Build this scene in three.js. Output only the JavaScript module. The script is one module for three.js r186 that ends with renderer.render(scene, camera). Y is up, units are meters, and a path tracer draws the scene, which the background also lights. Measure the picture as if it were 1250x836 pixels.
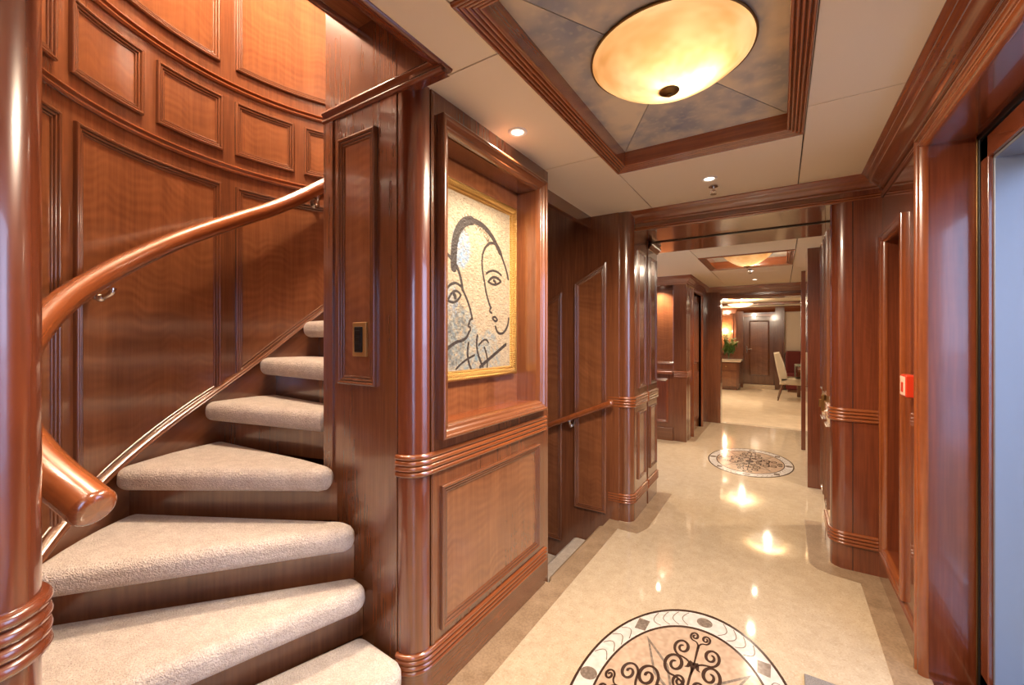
import * as THREE from 'three';
import { RoundedBoxGeometry } from 'three/addons/geometries/RoundedBoxGeometry.js';
import { mergeGeometries } from 'three/addons/utils/BufferGeometryUtils.js';
import { RectAreaLightUniformsLib } from 'three/addons/lights/RectAreaLightUniformsLib.js';

// ------------------------------------------------------------------ camera, sky, exposure
// Plan coordinates used below: R = metres to the right of the camera, F = metres ahead along the corridor, y = up.
const scene = new THREE.Scene();
const YAW = Math.atan2(953 - 625, 512);
const camera = new THREE.PerspectiveCamera(2 * Math.atan(418 / 512) * 180 / Math.PI, 1250 / 836, 0.02, 500);
camera.position.set(0, 1.29, 0);
camera.rotation.y = YAW;
camera.setViewOffset(1250, 836, 0, 5, 1250, 836);
camera.updateProjectionMatrix();
scene.background = new THREE.Color().setRGB(2.6, 3.4, 4.7);       // hazy pale blue daylight
const renderer = new THREE.WebGLRenderer({ antialias: true });
renderer.toneMapping = THREE.LinearToneMapping;
renderer.toneMappingExposure = 1.45;
renderer.shadowMap.enabled = true;
RectAreaLightUniformsLib.init();
const WARM = new THREE.Color().setRGB(1.0, 0.80, 0.58);
const WARM2 = new THREE.Color().setRGB(1.0, 0.82, 0.62);
const LAMP = 11, DOWNLIGHT = 3.0, STAIRLIGHT = 9, DINING = 1.5;

// ------------------------------------------------------------------ helpers
let seed = 7;
const rnd = () => { seed = (seed * 1664525 + 1013904223) >>> 0; return seed / 4294967296; };
const rr = (a, b) => a + (b - a) * rnd();
const V3 = (x, y, z) => new THREE.Vector3(x, y, z);
const W = (R, F, y) => V3(R, y, -F);
const D2R = Math.PI / 180;
const used = {};
const numbered = n => { const k = used[n] = (used[n] ?? -1) + 1; return k ? `${n}_${String(k).padStart(3, '0')}` : n; };
function shade(o) { o.castShadow = o.receiveShadow = true; return o; }
function base(name, label, category, at = [0, 0, 0], group, kind) {         // at = [R, F, y]
  const o = new THREE.Group(); o.name = numbered(name); o.position.copy(W(...at)); scene.add(o);
  o.userData = { label }; if (category) o.userData.category = category;
  if (group) o.userData.group = group; if (kind) o.userData.kind = kind;
  return o;
}
const setting = (name, label, category) => base(name, label, category, [0, 0, 0], null, 'structure');
// a part given in world coordinates under a group (or under a part of one)
function part(parent, name, geo, mat, label) {
  const g = Array.isArray(geo) ? mergeGeometries(geo.map(x => clean(x)), false) : geo;
  const m = shade(new THREE.Mesh(g, mat)); m.name = name;
  if (parent.isGroup) m.position.copy(parent.position).negate();
  if (label) m.userData.label = label;
  parent.add(m); return m;
}
function local(parent, name, geo, mat, label) {
  const g = Array.isArray(geo) ? mergeGeometries(geo.map(x => clean(x)), false) : geo;
  const m = shade(new THREE.Mesh(g, mat)); m.name = name; if (label) m.userData.label = label; parent.add(m); return m;
}
function clean(g) { let x = g.index ? g.toNonIndexed() : g; for (const k of Object.keys(x.attributes)) if (!['position', 'normal', 'uv'].includes(k)) x.deleteAttribute(k); return x; }
function copy(o, at) { const c = o.clone(); c.name = numbered(o.userData.stem || o.name); scene.add(c); c.position.copy(W(...at)); c.userData = { ...o.userData }; return c; }

// box with softened edges; grain = axis along which the wood grain runs ('y', 'R' or 'F')
function bx(R0, R1, F0, F1, y0, y1, grain = 'y', r = 0.003) {
  const w = Math.abs(R1 - R0), h = Math.abs(y1 - y0), d = Math.abs(F1 - F0);
  const q = Math.min(r, w / 2.5, h / 2.5, d / 2.5);
  const g = q > 0.0004 ? new RoundedBoxGeometry(w, h, d, 1, q) : new THREE.BoxGeometry(w, h, d);
  g.translate((R0 + R1) / 2, (y0 + y1) / 2, -(F0 + F1) / 2);
  return uvWorld(g, grain);
}
function uvWorld(g, grain = 'y', ox = rnd() * 3, oy = rnd() * 3) {
  const p = g.attributes.position, n = g.attributes.normal, uv = new Float32Array(p.count * 2);
  for (let i = 0; i < p.count; i++) {
    const a = [Math.abs(n.getX(i)), Math.abs(n.getY(i)), Math.abs(n.getZ(i))], P = { R: p.getX(i), y: p.getY(i), F: -p.getZ(i) };
    const k = a[0] >= a[1] && a[0] >= a[2] ? 'R' : a[1] >= a[2] ? 'y' : 'F';
    const rest = ['R', 'y', 'F'].filter(x => x !== k);
    const v = rest.includes(grain) ? grain : rest[0], u = rest.find(x => x !== v);
    uv[2 * i] = P[u] + ox; uv[2 * i + 1] = P[v] + oy;
  }
  g.setAttribute('uv', new THREE.BufferAttribute(uv, 2)); return g;
}
// a wall face as a mapping (s along the wall, y up, d out of it) -> point
function planeSurf(R0, F0, R1, F1, flip = 1) {
  const L = Math.hypot(R1 - R0, F1 - F0), t = [(R1 - R0) / L, (F1 - F0) / L], n = [t[1] * flip, -t[0] * flip];
  const f = (s, y, d) => W(R0 + t[0] * s + n[0] * d, F0 + t[1] * s + n[1] * d, y);
  f.L = L; return f;
}
const C = { R: -1.326, F: 1.05 };                                         // centre of the winding stair
const polar = (beta, r) => [C.R - Math.cos(beta * D2R) * r, C.F + Math.sin(beta * D2R) * r];
const cylSurf = (beta, y, d) => { const [R, F] = polar(beta, 1.0 - d); return W(R, F, y); };   // s = degrees round the stair
cylSurf.scale = D2R;                                                       // one degree in metres at the wall

function grid(rows, uvOf) {      // rows: array of arrays of Vector3 (equal length)
  const n = rows[0].length, pos = [], uv = [], idx = [];
  rows.forEach((row, j) => row.forEach((p, i) => { pos.push(p.x, p.y, p.z); const q = uvOf(i, j); uv.push(q[0], q[1]); }));
  for (let j = 0; j + 1 < rows.length; j++) for (let i = 0; i + 1 < n; i++) { const a = j * n + i; idx.push(a, a + 1, a + n, a + 1, a + n + 1, a + n); }
  const g = new THREE.BufferGeometry();
  g.setAttribute('position', new THREE.Float32BufferAttribute(pos, 3)); g.setAttribute('uv', new THREE.Float32BufferAttribute(uv, 2));
  g.setIndex(idx); g.computeVertexNormals(); return g;
}
function insetPoly(poly, o) {    // convex polygon, inset by o
  const n = poly.length; let area = 0;
  for (let i = 0; i < n; i++) { const a = poly[i], b = poly[(i + 1) % n]; area += a[0] * b[1] - b[0] * a[1]; }
  const sg = area > 0 ? 1 : -1;
  const lines = poly.map((a, i) => { const b = poly[(i + 1) % n], L = Math.hypot(b[0] - a[0], b[1] - a[1]) || 1e-9, nx = -(b[1] - a[1]) / L * sg, ny = (b[0] - a[0]) / L * sg; return [nx, ny, nx * a[0] + ny * a[1] + o]; });
  return poly.map((_, i) => { const p = lines[(i + n - 1) % n], q = lines[i], det = p[0] * q[1] - q[0] * p[1]; return [(p[2] * q[1] - q[2] * p[1]) / det, (p[0] * q[2] - q[0] * p[2]) / det]; });
}
// moulding frame round a panel: profile = [[inset, proud], ...]
function frameGeo(surf, poly, profile, seg = 1) {
  const k = surf.scale || 1, P = poly.map(([s, y]) => [s * k, y]), out = [];
  const rings = profile.map(([o]) => insetPoly(P, o)), N = poly.length; let across = [0];
  for (let j = 1; j < profile.length; j++) across.push(across[j - 1] + Math.hypot(profile[j][0] - profile[j - 1][0], profile[j][1] - profile[j - 1][1]));
  for (let e = 0; e < N; e++) {
    const L = Math.hypot(P[(e + 1) % N][0] - P[e][0], P[(e + 1) % N][1] - P[e][1]), horizontal = Math.abs(P[(e + 1) % N][0] - P[e][0]) > 1e-6, m = horizontal ? seg : 1, ox = rnd() * 3;
    out.push(grid(profile.map(([, d], j) => { const a = rings[j][e], b = rings[j][(e + 1) % N], row = []; for (let i = 0; i <= m; i++) { const t = i / m; row.push(surf((a[0] + (b[0] - a[0]) * t) / k, a[1] + (b[1] - a[1]) * t, d)); } return row; }), (i, j) => [across[j] + ox, L * i / m + ox]));
  }
  return mergeGeometries(out.map(clean));
}
// the flat field of a panel, quad poly [bl, br, tr, tl]
function fieldGeo(surf, poly, inset, d, seg = 1) {
  const k = surf.scale || 1, q = insetPoly(poly.map(([s, y]) => [s * k, y]), inset), row = (a, b) => { const o = []; for (let i = 0; i <= seg; i++) { const t = i / seg; o.push([a[0] + (b[0] - a[0]) * t, a[1] + (b[1] - a[1]) * t]); } return o; };
  const lo = row(q[0], q[1]), hi = row(q[3], q[2]), ox = rnd() * 3, oy = rnd() * 3;
  return grid([lo, hi].map(r => r.map(([s, y]) => surf(s / k, y, d))), (i, j) => { const p = j ? hi[i] : lo[i]; return [p[0] + ox, p[1] + oy]; });
}
// moulding run along a plan path [[R, F], ...], profile = [[y, proud], ...]; side = +1: out to the right of the path's direction
function runGeo(path, profile, side = 1, closed = false, upright = false) {
  const n = path.length, dir = [];
  const segs = closed ? n : n - 1;
  for (let i = 0; i < segs; i++) { const a = path[i], b = path[(i + 1) % n], L = Math.hypot(b[0] - a[0], b[1] - a[1]); dir.push([(b[0] - a[0]) / L, (b[1] - a[1]) / L, L]); }
  const nrm = d => [d[1] * side, -d[0] * side];
  const mit = i => {
    const p = i > 0 ? dir[i - 1] : closed ? dir[segs - 1] : dir[0], q = i < segs ? dir[i] : closed ? dir[0] : dir[segs - 1];
    const a = nrm(p), b = nrm(q), m = [a[0] + b[0], a[1] + b[1]], k = 2 / (m[0] * m[0] + m[1] * m[1]); return [m[0] * k, m[1] * k];
  };
  let across = [0]; for (let j = 1; j < profile.length; j++) across.push(across[j - 1] + Math.hypot(profile[j][0] - profile[j - 1][0], profile[j][1] - profile[j - 1][1]));
  const runs = []; let cur = [0];
  for (let i = 1; i <= segs; i++) { cur.push(i); if (i < segs && dir[i][0] * dir[i - 1][0] + dir[i][1] * dir[i - 1][1] < 0.9) { runs.push(cur); cur = [i]; } }
  runs.push(cur);
  const out = [];
  for (const run of runs) {
    let s = rnd() * 3; const ss = run.map((v, k) => k ? (s += dir[v - 1][2]) : s);
    out.push(grid(profile.map(([y, d]) => run.map(v => { const p = path[v % n], m = mit(closed && v === n ? 0 : v); return W(p[0] + m[0] * d, p[1] + m[1] * d, y); })), (i, j) => upright ? [ss[i], profile[j][0]] : [across[j], ss[i]]));
  }
  return mergeGeometries(out.map(clean));
}
const arc = (R, F, r, a0, a1, n = 10) => Array.from({ length: n + 1 }, (_, i) => { const a = (a0 + (a1 - a0) * i / n) * D2R; return [R + Math.cos(a) * r, F + Math.sin(a) * r]; });   // angle 0 = +R, 90 = +F
// n half-round beads stacked between y0 and y1
function beads(y0, y1, n, r, back = 0) {
  const o = [[y0, -0.004 + back]], h = (y1 - y0) / n;
  for (let b = 0; b < n; b++) for (let k = 0; k <= 6; k++) { const a = Math.PI * k / 6; o.push([y0 + h * (b + 0.5) - Math.cos(a) * h * 0.5, back + 0.002 + Math.sin(a) * r]); }
  o.push([y1, -0.004 + back]); return o;
}
// flat board with holes, standing along F (or R): shape in (s, y), thickness out of the plane
function board(outline, holes, thick, place, grain = 'y') {
  const sh = new THREE.Shape(outline.map(p => new THREE.Vector2(...p)));
  for (const h of holes) sh.holes.push(new THREE.Path(h.map(p => new THREE.Vector2(...p))));
  const g = new THREE.ExtrudeGeometry(sh, { depth: thick, bevelEnabled: false }), p = g.attributes.position;
  for (let i = 0; i < p.count; i++) { const v = place(p.getX(i), p.getY(i), p.getZ(i)); p.setXYZ(i, v.x, v.y, v.z); }
  g.computeVertexNormals(); return uvWorld(g, grain);
}
const rect = (a, b, c, d) => [[a, c], [b, c], [b, d], [a, d]];             // s0, s1, y0, y1
// panel = field + moulding as two parts of a wall
const BOLECTION = [[0, -0.002]];                                            // three beads stepping down to the field
for (const [o, w, h] of [[0, 0.013, 0.016], [0.013, 0.011, 0.012], [0.024, 0.010, 0.008]]) for (let k = 0; k <= 6; k++) { const a = Math.PI * k / 6; BOLECTION.push([o + w / 2 - Math.cos(a) * w / 2, h - 0.006 + Math.sin(a) * 0.006]); }
BOLECTION.push([0.034, 0.001]);
const SLIM = BOLECTION.map(([a, b]) => [a * 0.7, b * 0.8]);
function panel(parent, surf, poly, seg = 1, prof = BOLECTION, fm = M.fig, mm = M.wood) {
  const f = part(parent, 'panel', fieldGeo(surf, poly, prof[prof.length - 1][0] - 0.004, 0.0025, seg), fm);
  part(parent, 'panel_moulding', frameGeo(surf, poly, prof, seg), mm);
  return f;
}

// ------------------------------------------------------------------ textures and materials
function hash(x, y, s) { let h = Math.imul(x, 374761393) ^ Math.imul(y, 668265263) ^ Math.imul(s, 2246822519); h = Math.imul(h ^ (h >>> 13), 1274126177); return ((h ^ (h >>> 16)) >>> 0) / 4294967295; }
function vn(x, y, px, py, s) {   // value noise, periodic px, py
  const xi = Math.floor(x), yi = Math.floor(y), fx = x - xi, fy = y - yi, u = fx * fx * (3 - 2 * fx), v = fy * fy * (3 - 2 * fy);
  const m = (a, n) => ((a % n) + n) % n, x0 = m(xi, px), x1 = m(xi + 1, px), y0 = m(yi, py), y1 = m(yi + 1, py);
  const a = hash(x0, y0, s), b = hash(x1, y0, s), c = hash(x0, y1, s), d = hash(x1, y1, s);
  return a + (b - a) * u + (c - a) * v + (a - b - c + d) * u * v;
}
const nz = (u, v, fx, fy, s) => vn(u * fx, v * fy, fx, fy, s);
function tex(w, h, mx, my, fn, srgb = true) {
  const d = new Uint8Array(w * h * 4);
  for (let j = 0; j < h; j++) for (let i = 0; i < w; i++) { const c = fn(i / w, j / h), k = (j * w + i) * 4; d[k] = c[0]; d[k + 1] = c[1]; d[k + 2] = c[2]; d[k + 3] = 255; }
  const t = new THREE.DataTexture(d, w, h); t.wrapS = t.wrapT = THREE.RepeatWrapping; t.magFilter = THREE.LinearFilter; t.minFilter = THREE.LinearMipmapLinearFilter; t.generateMipmaps = true;
  if (srgb) t.colorSpace = THREE.SRGBColorSpace; t.repeat.set(1 / mx, 1 / my); t.needsUpdate = true; return t;
}
const mixc = (a, b, t) => [a[0] + (b[0] - a[0]) * t, a[1] + (b[1] - a[1]) * t, a[2] + (b[2] - a[2]) * t];
const cl = (x, a = 0, b = 1) => Math.min(b, Math.max(a, x));
function woodTex(dark, light, figure, s) {
  return tex(512, 512, 0.9, 1.8, (u, v) => {
    const w = 0.02 * (nz(u, v, 4, 3, s) - 0.5);
    const g1 = nz(u + w, v, 14, 2, s + 1), g2 = nz(u + w, v, 60, 5, s + 2), g3 = nz(u, v, 200, 18, s + 3);
    const bend = 0.05 * nz(u, v, 5, 4, s + 4) + 0.02 * nz(u, v, 16, 9, s + 8);
    const curl = Math.sin(2 * Math.PI * ((v + bend * 1.6) * 52)) * (nz(u, v, 11, 14, s + 5) - 0.2) * 0.7 + (nz(u, v + bend, 7, 90, s + 6) - 0.5) * 1.3 + (nz(u, v + bend, 4, 22, s + 9) - 0.5) * 0.8;
    const q = figure > 0.1 ? 0.45 : 0.8, t = cl(0.5 + ((g1 - 0.5) * 0.42 + (g2 - 0.5) * 0.34 + (g3 - 0.5) * 0.4) * q + curl * figure);
    return mixc(dark, light, t);
  });
}
function bumpTex(w, h, mx, my, fn) { return tex(w, h, mx, my, (u, v) => { const k = 255 * cl(fn(u, v)); return [k, k, k]; }, false); }
const std = o => new THREE.MeshPhysicalMaterial({ side: THREE.DoubleSide, ...o });
const tWood = woodTex([88, 48, 28], [138, 82, 49], 0.03, 11), tFig = woodTex([100, 56, 32], [158, 98, 59], 0.16, 31), tRed = woodTex([88, 40, 22], [138, 70, 40], 0.04, 51);
const tMarble = tex(1024, 1024, 1.3, 1.3, (u, v) => {
  const a = nz(u, v, 6, 6, 71), b = nz(u, v, 40, 40, 72), c = nz(u, v, 250, 250, 73), d = nz(u, v, 400, 400, 74);
  let col = mixc([170, 149, 122], [194, 174, 146], cl(0.25 + a * 0.3 + b * 0.45));
  col = mixc(col, [150, 122, 90], cl((c - 0.62) * 2.4) * 0.4);
  return mixc(col, [220, 204, 178], cl((d - 0.6) * 2) * 0.5);
});
const tStrip = tex(512, 512, 0.6, 0.6, (u, v) => mixc([124, 100, 76], [164, 138, 110], cl(nz(u, v, 12, 12, 81) * 0.5 + nz(u, v, 110, 110, 82) * 0.6)));
const tCarpet = tex(512, 512, 0.35, 0.35, (u, v) => mixc([176, 161, 150], [212, 199, 189], cl(nz(u, v, 14, 14, 91) * 0.4 + nz(u, v, 120, 120, 92) * 0.7)));
const tCarpetB = bumpTex(512, 512, 0.35, 0.35, (u, v) => nz(u, v, 60, 60, 93) * 0.4 + nz(u, v, 170, 170, 94) * 0.6);
const tRoom = tex(512, 512, 0.8, 0.8, (u, v) => mixc([208, 184, 152], [232, 212, 184], cl(nz(u, v, 8, 8, 95) * 0.4 + nz(u, v, 130, 130, 96) * 0.7)));
const tMural = tex(512, 512, 0.9, 0.9, (u, v) => {
  const w = 0.08 * nz(u, v, 5, 5, 101), a = nz(u + w, v - w, 4, 4, 102) * 0.5 + nz(u + w, v, 9, 9, 103) * 0.3 + nz(u, v + w, 22, 22, 104) * 0.2, b = nz(u, v, 60, 60, 105);
  let col = mixc([138, 144, 156], [218, 204, 176], cl((a - 0.3) * 2.2)); return mixc(col, [222, 208, 180], cl((b - 0.55) * 0.8));
});
const tGold = bumpTex(256, 256, 0.04, 0.04, (u, v) => 0.5 + 0.5 * Math.sin(v * 2 * Math.PI * 4) * Math.sin(u * 2 * Math.PI * 2));
const tBowl = tex(512, 256, 1, 1, (u, v) => { const a = nz(u, v, 6, 3, 111) * 0.5 + nz(u, v, 14, 7, 112) * 0.35 + nz(u, v, 40, 20, 113) * 0.15; return mixc([216, 176, 120], [250, 228, 190], cl((a - 0.25) * 1.9)); });
const tWoven = tex(256, 256, 0.1, 0.1, (u, v) => { const k = 0.5 + 0.25 * Math.sin(u * 80 * Math.PI) + 0.25 * Math.sin(v * 80 * Math.PI); return mixc([205, 188, 160], [236, 222, 198], k); });
const gloss = { clearcoat: 1, clearcoatRoughness: 0.1, roughness: 0.24, specularIntensity: 1, ior: 1.75 };
const M = {
  wood: std({ map: tWood, ...gloss }),
  fig: std({ map: tFig, ...gloss, clearcoatRoughness: 0.13 }),
  red: std({ map: tRed, ...gloss, clearcoatRoughness: 0.06 }),
  rail: std({ map: woodTex([112, 54, 26], [164, 90, 46], 0.05, 41), ...gloss, clearcoatRoughness: 0.05 }),
  trim: std({ map: woodTex([104, 48, 20], [164, 88, 40], 0.05, 61), ...gloss, clearcoatRoughness: 0.08 }),
  marble: std({ map: tMarble, roughness: 0.06, specularIntensity: 1 }),
  strip: std({ map: tStrip, roughness: 0.34 }),
  carpet: std({ map: tCarpet, bumpMap: tCarpetB, bumpScale: 0.004, roughness: 1, specularIntensity: 0.1, sheen: 0.4, sheenRoughness: 0.6, sheenColor: new THREE.Color(0xfff2e4) }),
  roomCarpet: std({ map: tRoom, roughness: 0.95, specularIntensity: 0.15 }),
  ceiling: std({ color: new THREE.Color(0xe8dac0), roughness: 0.7, specularIntensity: 0.3 }),
  gap: std({ color: new THREE.Color(0x2a211b), roughness: 0.9 }),
  mural: std({ map: tMural, roughness: 0.75, specularIntensity: 0.3 }),
  black: std({ color: new THREE.Color(0x0d0c0c), roughness: 0.45 }),
  brass: std({ color: new THREE.Color(0xb9945a), metalness: 1, roughness: 0.3 }),
  plate: std({ color: new THREE.Color(0xb48c58), metalness: 0.55, roughness: 0.42 }),
  antique: std({ color: new THREE.Color(0x7a5f3c), metalness: 1, roughness: 0.38 }),
  chrome: std({ color: new THREE.Color(0xd8d3cc), metalness: 1, roughness: 0.16 }),
  steel: std({ color: new THREE.Color(0x8a909c), metalness: 0.6, roughness: 0.5 }),
  gold: std({ color: new THREE.Color(0xb98f50), metalness: 0.85, roughness: 0.36, bumpMap: tGold, bumpScale: 0.005 }),
  bowl: std({ map: tBowl, transmission: 0.10, roughness: 0.97, thickness: 0, specularIntensity: 0.3, emissive: new THREE.Color().setRGB(0.62, 0.42, 0.2), emissiveIntensity: 0.4, emissiveMap: tBowl }),
  glow: new THREE.MeshStandardMaterial({ color: 0xffffff, emissive: new THREE.Color().setRGB(1, 0.86, 0.66), emissiveIntensity: 6 }),
  dish: new THREE.MeshStandardMaterial({ color: 0xfff2dc, emissive: new THREE.Color().setRGB(1, 0.84, 0.58), emissiveIntensity: 1.7, roughness: 0.5 }),
  white: std({ color: new THREE.Color(0xeeebe6), roughness: 0.5 }),
  cream: std({ color: new THREE.Color(0xe9d9c4), roughness: 0.8 }),
  glass: std({ color: new THREE.Color(0xf2f7ff), transmission: 1, roughness: 0.0, thickness: 0, ior: 1.45 }),
  signalRed: std({ color: new THREE.Color(0xc8361a), roughness: 0.35 }),
  label: std({ color: new THREE.Color(0xe8b9a0), roughness: 0.6 }),
  dark: std({ color: new THREE.Color().setRGB(0.030, 0.019, 0.012), roughness: 0.14 }),
  inlay: std({ color: new THREE.Color(0x3a2820), roughness: 0.14 }),
  inlayGrey: std({ map: tex(256, 256, 0.3, 0.3, (u, v) => mixc([104, 90, 78], [134, 118, 104], nz(u, v, 40, 40, 121))), roughness: 0.14 }),
  inlayPale: std({ map: tex(256, 256, 0.4, 0.4, (u, v) => mixc([188, 178, 166], [206, 197, 186], nz(u, v, 30, 30, 122))), roughness: 0.12 }),
  inlayRose: std({ map: tex(256, 256, 0.4, 0.4, (u, v) => mixc([164, 138, 114], [186, 160, 134], nz(u, v, 30, 30, 123))), roughness: 0.12 }),
  mat: std({ map: tex(256, 256, 0.1, 0.1, (u, v) => mixc([104, 96, 90], [142, 132, 124], nz(u, v, 60, 60, 124))), roughness: 0.95 }),
  leaf: std({ color: new THREE.Color(0x4f7a2c), roughness: 0.6, transmission: 0.25, thickness: 0 }),
  petal: std({ color: new THREE.Color(0xe8e2b4), roughness: 0.7 }),
  stone: std({ color: new THREE.Color(0xe2cdb0), roughness: 0.2 }),
  burgundy: std({ color: new THREE.Color(0x6d2018), roughness: 0.7 }),
  upholstery: std({ map: tWoven, roughness: 0.9 }),
  cloth: std({ map: tex(256, 256, 0.5, 0.5, (u, v) => { const a = nz(u, v, 7, 7, 131), b = nz(u, v, 15, 15, 132); return a > 0.55 ? [88, 92, 70] : b > 0.6 ? [196, 178, 150] : [70, 50, 44]; }), roughness: 0.8 }),
  deck: std({ color: new THREE.Color(0xb49a7a), roughness: 0.7 }),
  hull: std({ color: new THREE.Color(0xe8edf4), roughness: 0.35 }),
  sea: std({ color: new THREE.Color(0x173450), roughness: 0.2 }),
};

// ================================================================== THE SETTING
const H = 2.18, H2 = 2.07, RX = 0.46, LX = -1.05;

// ---- floor
const floor = setting('floor', 'polished cream speckled marble floor running down the corridor', 'floor');
part(floor, 'marble_floor', [bx(-1.03, 0.75, -1.75, 7.15, -0.06, 0, 'F', 0), bx(-2.6, -1.03, 3.0, 7.15, -0.06, 0, 'F', 0), bx(0.75, 1.9, 3.0, 7.15, -0.06, 0, 'F', 0), bx(-2.4, -1.03, -0.05, 1.96, -0.06, 0, 'F', 0)], M.marble);
{
  // honed border strips along the walls, each strip a piece of the floor
  const y = 0.0012, q = (pts) => { const sh = new THREE.Shape(pts.map(p => new THREE.Vector2(p[0], p[1]))); const g = new THREE.ExtrudeGeometry(sh, { depth: 0.004, bevelEnabled: false }); g.rotateX(-Math.PI / 2); g.translate(0, y - 0.004, 0); return uvWorld(g, 'F', 0, 0); };
  part(floor, 'border_strip', q([[-1.06, 1.02], [-0.93, 1.02], [-0.93, 2.78], [-1.03, 2.78], [-1.03, 1.97], [-1.06, 1.97]]), M.strip);
  part(floor, 'border_strip', q([[-1.03, 2.78], [-0.80, 2.78], [-0.76, 2.9], [-0.76, 3.64], [-0.90, 3.64], [-0.90, 2.9], [-1.03, 2.9]]), M.strip);
  part(floor, 'border_strip', q([[RX + 0.02, -1.7], [RX + 0.02, 2.98], [0.26, 2.98], [0.24, 3.64], [0.14, 3.64], [0.14, 2.95], [0.17, 2.90], [0.23, 2.87], [RX - 0.105, 2.85], [RX - 0.105, -1.7]]), M.strip);
  part(floor, 'border_strip', q([[-1.06, 5.64], [-0.9, 5.64], [-0.9, 7.1], [-1.06, 7.1]]), M.strip);
}
// carpet of the dining saloon
const floorDining = setting('floor_dining', 'beige carpet of the dining saloon beyond the portal', 'floor');
part(floorDining, 'room_carpet', bx(-4, 4, 7.15, 13, -0.06, 0.004, 'F', 0), M.roomCarpet);
part(floorDining, 'threshold', bx(-0.95, 0.45, 7.12, 7.17, -0.02, 0.009, 'R', 0.003), M.stone);

// ---- winding stair wall: a cylinder of panels
const stairWall = setting('wall_stair', 'curved mahogany panelled wall round the winding stair', 'wall');
const B0 = -104, B1 = 66;
{
  const seg = 72, rows = [-0.05, 3.95].map(y => { const r = []; for (let i = 0; i <= seg; i++) r.push(cylSurf(B0 + (B1 - B0) * i / seg, y, 0)); return r; });
  part(stairWall, 'wall_face', grid(rows, (i, j) => [(B0 + (B1 - B0) * i / seg) * D2R, j * 4]), M.wood);
  const rows2 = [-0.05, 3.95].map(y => { const r = []; for (let i = 0; i <= seg; i++) r.push(cylSurf(B0 + (B1 - B0) * i / seg, y, -0.06)); return r; });
  part(stairWall, 'wall_back', grid(rows2, (i, j) => [i * 0.04, j * 4]), M.wood);
}
const stringKnots = [[-110, 0.02], [-90, 0.19], [-70, 0.40], [-46.9, 0.632], [-34.3, 0.768], [-20, 0.905], [-7.9, 1.026], [5, 1.18], [24.8, 1.471], [40, 1.70], [70, 2.15]];
function lerpKnots(k, x) { for (let i = 0; i + 1 < k.length; i++) if (x <= k[i + 1][0]) { const t = (x - k[i][0]) / (k[i + 1][0] - k[i][0]); return k[i][1] + (k[i + 1][1] - k[i][1]) * t; } return k[k.length - 1][1]; }
const stringY = b => (lerpKnots(stringKnots, b - 4) + lerpKnots(stringKnots, b) * 2 + lerpKnots(stringKnots, b + 4)) / 4;
{
  // tall panels over the stringer, small panels in the frieze, tall panels above
  const tall = [[-78.5, -43.3], [-39.9, -4.9], [-1.0, 34], [38, 62]];
  for (const [a, b] of tall) panel(stairWall, cylSurf, [[a, stringY(a) - 0.022], [b, stringY(b) - 0.022], [b, 2.055], [a, 2.055]], 20);
  panel(stairWall, cylSurf, [[-100, 0.4], [-82, 0.4], [-82, 2.055], [-100, 2.055]], 10);
  for (let k = -4; k < 4; k++) { const a = -1.2 + 19.55 * k - (k < 0 ? 0.6 * -k * 0.5 : 0), b = a + 16.6; panel(stairWall, cylSurf, [[a, 2.215], [b, 2.215], [b, 2.485], [a, 2.485]], 10); }
  for (const [a, b] of [[-78.5, -43.3], [-39.9, -5.2], [-1.0, 34]]) panel(stairWall, cylSurf, [[a, 2.645], [b, 2.645], [b, 3.6], [a, 3.6]], 20);
  // the two continuous rails between the rows of panels
  const band = (yc, prof) => { const pts = []; for (let i = 0; i <= 80; i++) pts.push(polar(B0 + (B1 - B0) * i / 80, 1)); return runGeo(pts, prof.map(([dy, d]) => [yc + dy, d]), 1); };
  const prof = [[-0.017, -0.002], [-0.017, 0.008], [-0.012, 0.014], [-0.006, 0.015], [-0.002, 0.010], [-0.002, 0.010], [0.003, 0.011], [0.008, 0.018], [0.014, 0.018], [0.018, 0.012], [0.018, -0.002]];
  part(stairWall, 'frieze_rail', band(2.14, prof), M.trim);
  part(stairWall, 'frieze_rail', band(2.555, prof), M.trim);
}
// half-round column that ends the curved wall at the foot of the stair
{
  const cR = -1.022, cF = 0.097, r = 0.066;
  const g = new THREE.CylinderGeometry(r, r, 3.6, 40, 1, false); g.translate(cR, 1.8, -cF); { const uv = g.attributes.uv; for (let i = 0; i < uv.count; i++) uv.setXY(i, uv.getX(i) * 2 * Math.PI * r, uv.getY(i) * 3.6); }
  part(stairWall, 'column', g, M.red);
  for (const [y0, y1] of [[0.79, 0.885], [0.1, 0.195]]) part(stairWall, 'column_ring', runGeo(arc(cR, cF, r, 0, 360, 48), beads(y0, y1, 4, 0.011), 1), M.red);
}
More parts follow.
